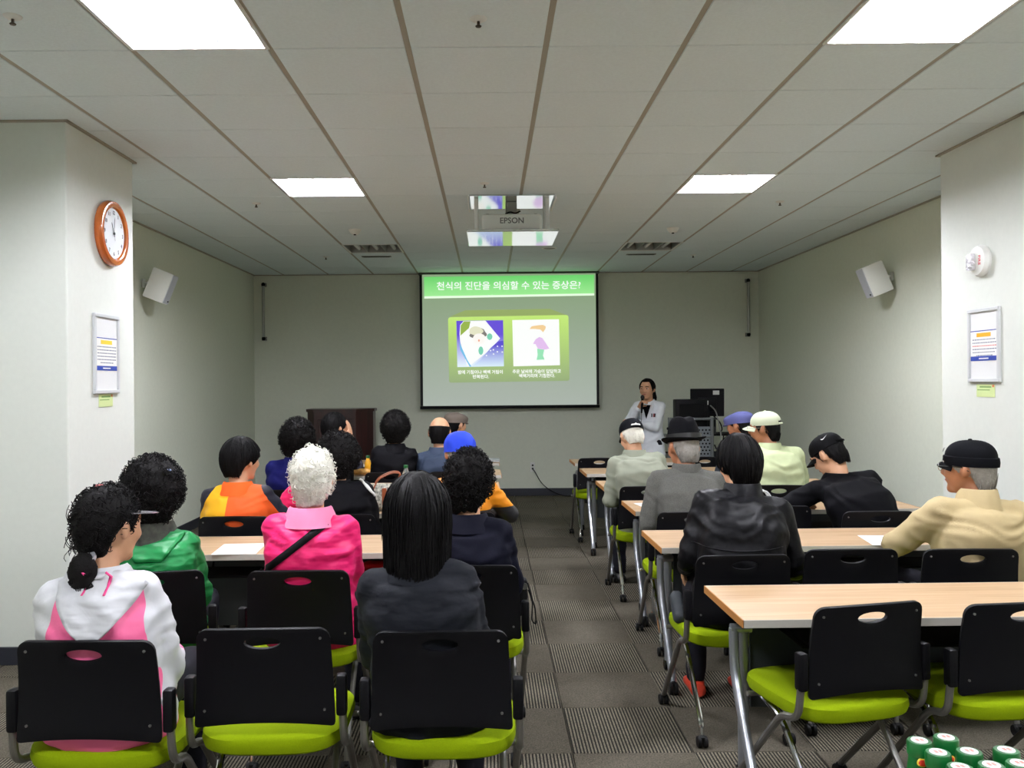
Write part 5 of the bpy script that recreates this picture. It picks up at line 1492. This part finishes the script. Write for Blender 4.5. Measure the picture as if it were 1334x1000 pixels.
paper(0.99, 6.78, 5, 0.15, 0.2, 'white paper slip beside the grey blazer sleeve')

def bottle(x, y, z, h, r, glass, fill, capm, lab, group, label_m=None, capr=None, top=None, logo=False):
    t = thing('bottle', lab, 'bottle', (x, y, z), 0, group)
    cr = capr or r * 0.42
    MB().lathe([(0.001, 0), (r * 0.9, 0), (r, 0.006), (r, h * 0.52), (r * 0.93, h * 0.6), (cr * 0.95, h * 0.82), (cr * 0.9, h * 0.9), (0.001, h * 0.9)], 20).build('body', glass, t)
    if label_m: MB().lathe([(r * 1.002, h * 0.14), (r * 1.015, h * 0.14), (r * 1.015, h * 0.48), (r * 1.002, h * 0.48)], 20, cap=False).build('label', label_m, t)
    cp = MB().lathe([(0.001, h * 0.86), (cr * 1.05, h * 0.86), (cr * 1.08, h * 0.88), (cr * 1.08, h * 0.985), (cr * 1.0, h), (0.001, h)], 24).build('cap', capm, t)
    if top:
        MB().lathe([(0.001, h), (cr * 0.72, h), (cr * 0.70, h + 0.0012), (0.001, h + 0.0012)], 20).build('cap_disc', top[0], cp)
        for k in (-1, 1): MB().rbox((k * cr * 0.2, 0, h + 0.0016), (cr * 0.3, cr * 0.5, 0.0008), 0.0003, 1).build('cap_mark', top[1], cp, False)
    return t
M_GCAP = mat('cap_green', (9, 92, 38), 0.3, coat=0.3); M_GLASS = mat('clear_glass', (206, 214, 216), 0.1, trans=0.85); M_JUICE = mat('orange_juice', (236, 172, 44), 0.25)
M_DRINK = mat('dark_glass', (90, 92, 110), 0.15, trans=0.4)
bottle(-1.155, 7.78, 0.72, 0.165, 0.03, M_DRINK, None, M_GCAP, 'small clear bottle with green cap next to the snack', 'small bottles with green caps', capr=0.016)
bottle(-1.08, 7.76, 0.72, 0.165, 0.03, M_JUICE, None, M_GCAP, 'small orange juice bottle with green cap next to the snack', 'small bottles with green caps', capr=0.016)
bottle(-0.655, 6.84, 0.72, 0.165, 0.03, M_GLASS, None, M_GCAP, 'clear bottle with green cap behind the patterned handbag', 'small bottles with green caps', capr=0.016)
s_ = MB(); r_ = random.Random(9)
for k in range(7): s_.ell((r_.uniform(-0.06, 0.06), r_.uniform(-0.03, 0.03), 0.028 + 0.01 * r_.random()), (0.045, 0.035, 0.026), 14, 8)
sn = link('bread_snack', remesh(s_, mat('bread', (214, 160, 84), 0.6, bump=(60, 0.3, 0.006), var=0.25, varscale=30), 'bread_snack', 0.006, 3), None)
sn.location = (-1.12, 7.66, 0.722); tag(sn, 'golden bread snack on the table before the two bottles', 'snack')

# juice bottles at the near table
M_LABG = mat('label_pale', (190, 190, 196), 0.5, var=0.4, varscale=90); M_RED = mat('logo_red', (206, 52, 30), 0.4); M_PINKR = mat('disc_mark', (226, 130, 120), 0.5); M_YEL = mat('logo_yellow', (236, 206, 60), 0.4)
caps = [(0.755, 1.546), (0.809, 1.559), (0.763, 1.497), (0.818, 1.500), (0.884, 1.504), (0.770, 1.440), (0.825, 1.446), (0.875, 1.452)]
labs = ['small green capped juice bottle at the back corner by the table end', 'small juice bottle with broad green cap in the back row of the set',
        'small juice bottle with broad green cap in the middle row, by the corner bottle', 'small juice bottle with broad green cap at the middle of the set', 'small juice bottle with broad green cap standing apart at the end of the set',
        'small juice bottle with broad green cap in the front row by the table end', 'small juice bottle with broad green cap in the middle of the front row', 'small juice bottle with broad green cap in the front row below the one standing apart']
for i, (x, y) in enumerate(caps):
    t = bottle(x, y, 0.72, 0.17, 0.0245, M_GCAP if i != 0 else M_GCAP, None, M_GCAP, labs[i], 'juice bottles with broad green caps', M_LABG, 0.0195, (M_PAPER, M_PINKR))
    lg = MB().ell((-0.004, -0.0185, 0.139), (0.010, 0.0035, 0.008), 14, 8).build('logo_rim', M_YEL, t)
    MB().ell((-0.004, -0.0208, 0.139), (0.008, 0.003, 0.006), 14, 8).build('logo', M_RED, lg)

# patterned handbag on the table
hb = thing('handbag', 'black and white patterned handbag with brown leather handles', 'handbag', (-0.685, 5.58, 0.72), math.radians(8))
M_PAT = mat('bag_pattern', (170, 172, 160), 0.6, var=0.95, varscale=55)
bg = MB(); bg.loft([ering(V((0, 0, 0.0)), 0.10, 0.05, p=3), ering(V((0, 0, 0.02)), 0.12, 0.065, p=3), ering(V((0, 0, 0.11)), 0.115, 0.05, p=2.6), ering(V((0, 0, 0.165)), 0.10, 0.02, p=2.4)])
bg.build('bag_body', M_PAT, hb)
M_BRN = mat('brown_leather', (142, 74, 40), 0.45)
MB().rbox((0.01, -0.06, 0.085), (0.03, 0.012, 0.12), 0.005, 1).build('tab', M_BRN, hb)
for y in (-0.045, 0.045):
    MB().tube(fillet([(-0.06, y, 0.13), (-0.03, y, 0.2), (0.06, y, 0.24), (0.12, y, 0.235), (0.08, y, 0.13)], 0.05), 0.0045, 8).build('handle', M_BRN, hb)
# silver notebook at the foremost table
nb = thing('notebook', 'closed silver notebook computer at the aisle end of the foremost table', 'notebook', (-0.05, 8.90, 0.7205), 0)
MB().rbox((0, 0, 0.008), (0.30, 0.21, 0.014), 0.005, 2).build('base', mat('silver_plastic', (176, 180, 184), 0.35, 0.4), nb)
MB().rbox((0, 0, 0.021), (0.30, 0.21, 0.010), 0.004, 2).build('lid', mat('silver_plastic', (176, 180, 184), 0.35, 0.4), nb)
# plastic bag (white and blue) and pink cloth near the orange jersey
bb = MB(); r_ = random.Random(4)
for k in range(6): bb.ell((r_.uniform(-0.09, 0.09), r_.uniform(-0.04, 0.04), 0.03), (0.06, 0.05, 0.03), 14, 8)
pbm = remesh(bb, zone_mat('bag_blue_white', (206, 222, 236), [((110, 170, 226), [(0, 1, 0, 0.6, -0.02)])], 0.35), 'plastic_bag', 0.008, 2, 0.008, 3)
pb = link('plastic_bag', pbm, None); pb.location = (-1.10, 5.62, 0.722); tag(pb, 'crumpled pale blue plastic bag on the table by the orange jersey', 'plastic bag')
bb = MB()
for k in range(5): bb.ell((0.02 * k - 0.04, 0.01 * (k % 2), 0.05 + 0.02 * (k % 3)), (0.05, 0.05, 0.06), 14, 8)
pk = link('pink_pouch', remesh(bb, HOT, 'pink_pouch', 0.008, 3, 0.008, 8), None); pk.location = (-1.40, 6.70, 0.72)
pk.location = (-1.28, 5.70, 0.722); tag(pk, 'hot pink cloth pouch on the table beside the orange jersey', 'pouch')
# red pouch on the shelf under the table
bb = MB()
for k in range(4): bb.ell((0.035 * k - 0.05, 0, 0.03), (0.045, 0.05, 0.03), 14, 8)
rp_ = link('red_pouch', remesh(bb, cloth('red', (196, 30, 40), 0.6), 'red_pouch', 0.008, 3, 0.006, 2), None); rp_.location = (-0.55, 4.36, 0.588)
tag(rp_, 'red pouch on the shelf under the table of the hot pink jacket', 'pouch')
# white tote with round handles on the empty chair
tb = thing('tote_bag', 'white bag with loop handles on the empty chair by the bending man', 'bag', (1.64, 5.30, 0.468), 0)
bg = MB(); bg.loft([ering(V((0, 0, 0.0)), 0.12, 0.05, p=3), ering(V((0, 0, 0.02)), 0.14, 0.06, p=3), ering(V((0, 0, 0.20)), 0.14, 0.045, p=2.6), ering(V((0, 0, 0.27)), 0.12, 0.02, p=2.4)])
bg.build('bag_body', cloth('white_tote', (214, 216, 214), 0.7), tb)
for y in (-0.03, 0.03):
    MB().tube([(0.06 * math.cos(a) + 0.01, y, 0.26 + 0.13 * math.sin(a)) for a in [PI * k / 12 for k in range(13)]], 0.006, 8).build('handle', cloth('white_tote', (214, 216, 214)), tb)
# black pouch with wrist strap hanging at the aisle chair
po = thing('camera_pouch', 'small black pouch with wrist strap beside the plain navy jacket', 'pouch', (0.125, 3.80, 0.53))
MB().rbox((0, 0, 0.09), (0.07, 0.07, 0.12), 0.02, 2).build('case', M_BLACKM, po)
MB().rbox((-0.02, 0.0, 0.015), (0.07, 0.07, 0.06), 0.015, 2).build('base_pad', M_BLACKM, po)
MB().lathe([(0.001, 0), (0.014, 0), (0.014, 0.006), (0.001, 0.006)], 14, (0.02, -0.037, 0.12), Matrix.Rotation(PI / 2, 3, 'X')).build('badge', M_SCREW, po)
MB().tube(fillet([(0.035, -0.02, 0.13), (0.055, -0.03, 0.05), (0.05, -0.03, -0.03), (0.07, -0.03, -0.05), (0.065, -0.03, 0.03), (0.037, -0.02, 0.10)], 0.02), 0.003, 6).build('wrist_strap', M_BLACKM, po)
# grey backpack on the seat beside the leather jacket man
bp_ = MB()
for k in range(4): bp_.ell((0, 0.02 * k, 0.035 + 0.02 * k), (0.035, 0.04, 0.035), 14, 8)
bo = link('backpack', remesh(bp_, cloth('backpack', (52, 56, 60), 0.7), 'backpack', 0.009, 3, 0.008, 6), None); bo.location = (0.835, 3.87, 0.452)
tag(bo, 'small dark grey bag at the edge of the leather jacket man seat', 'bag')
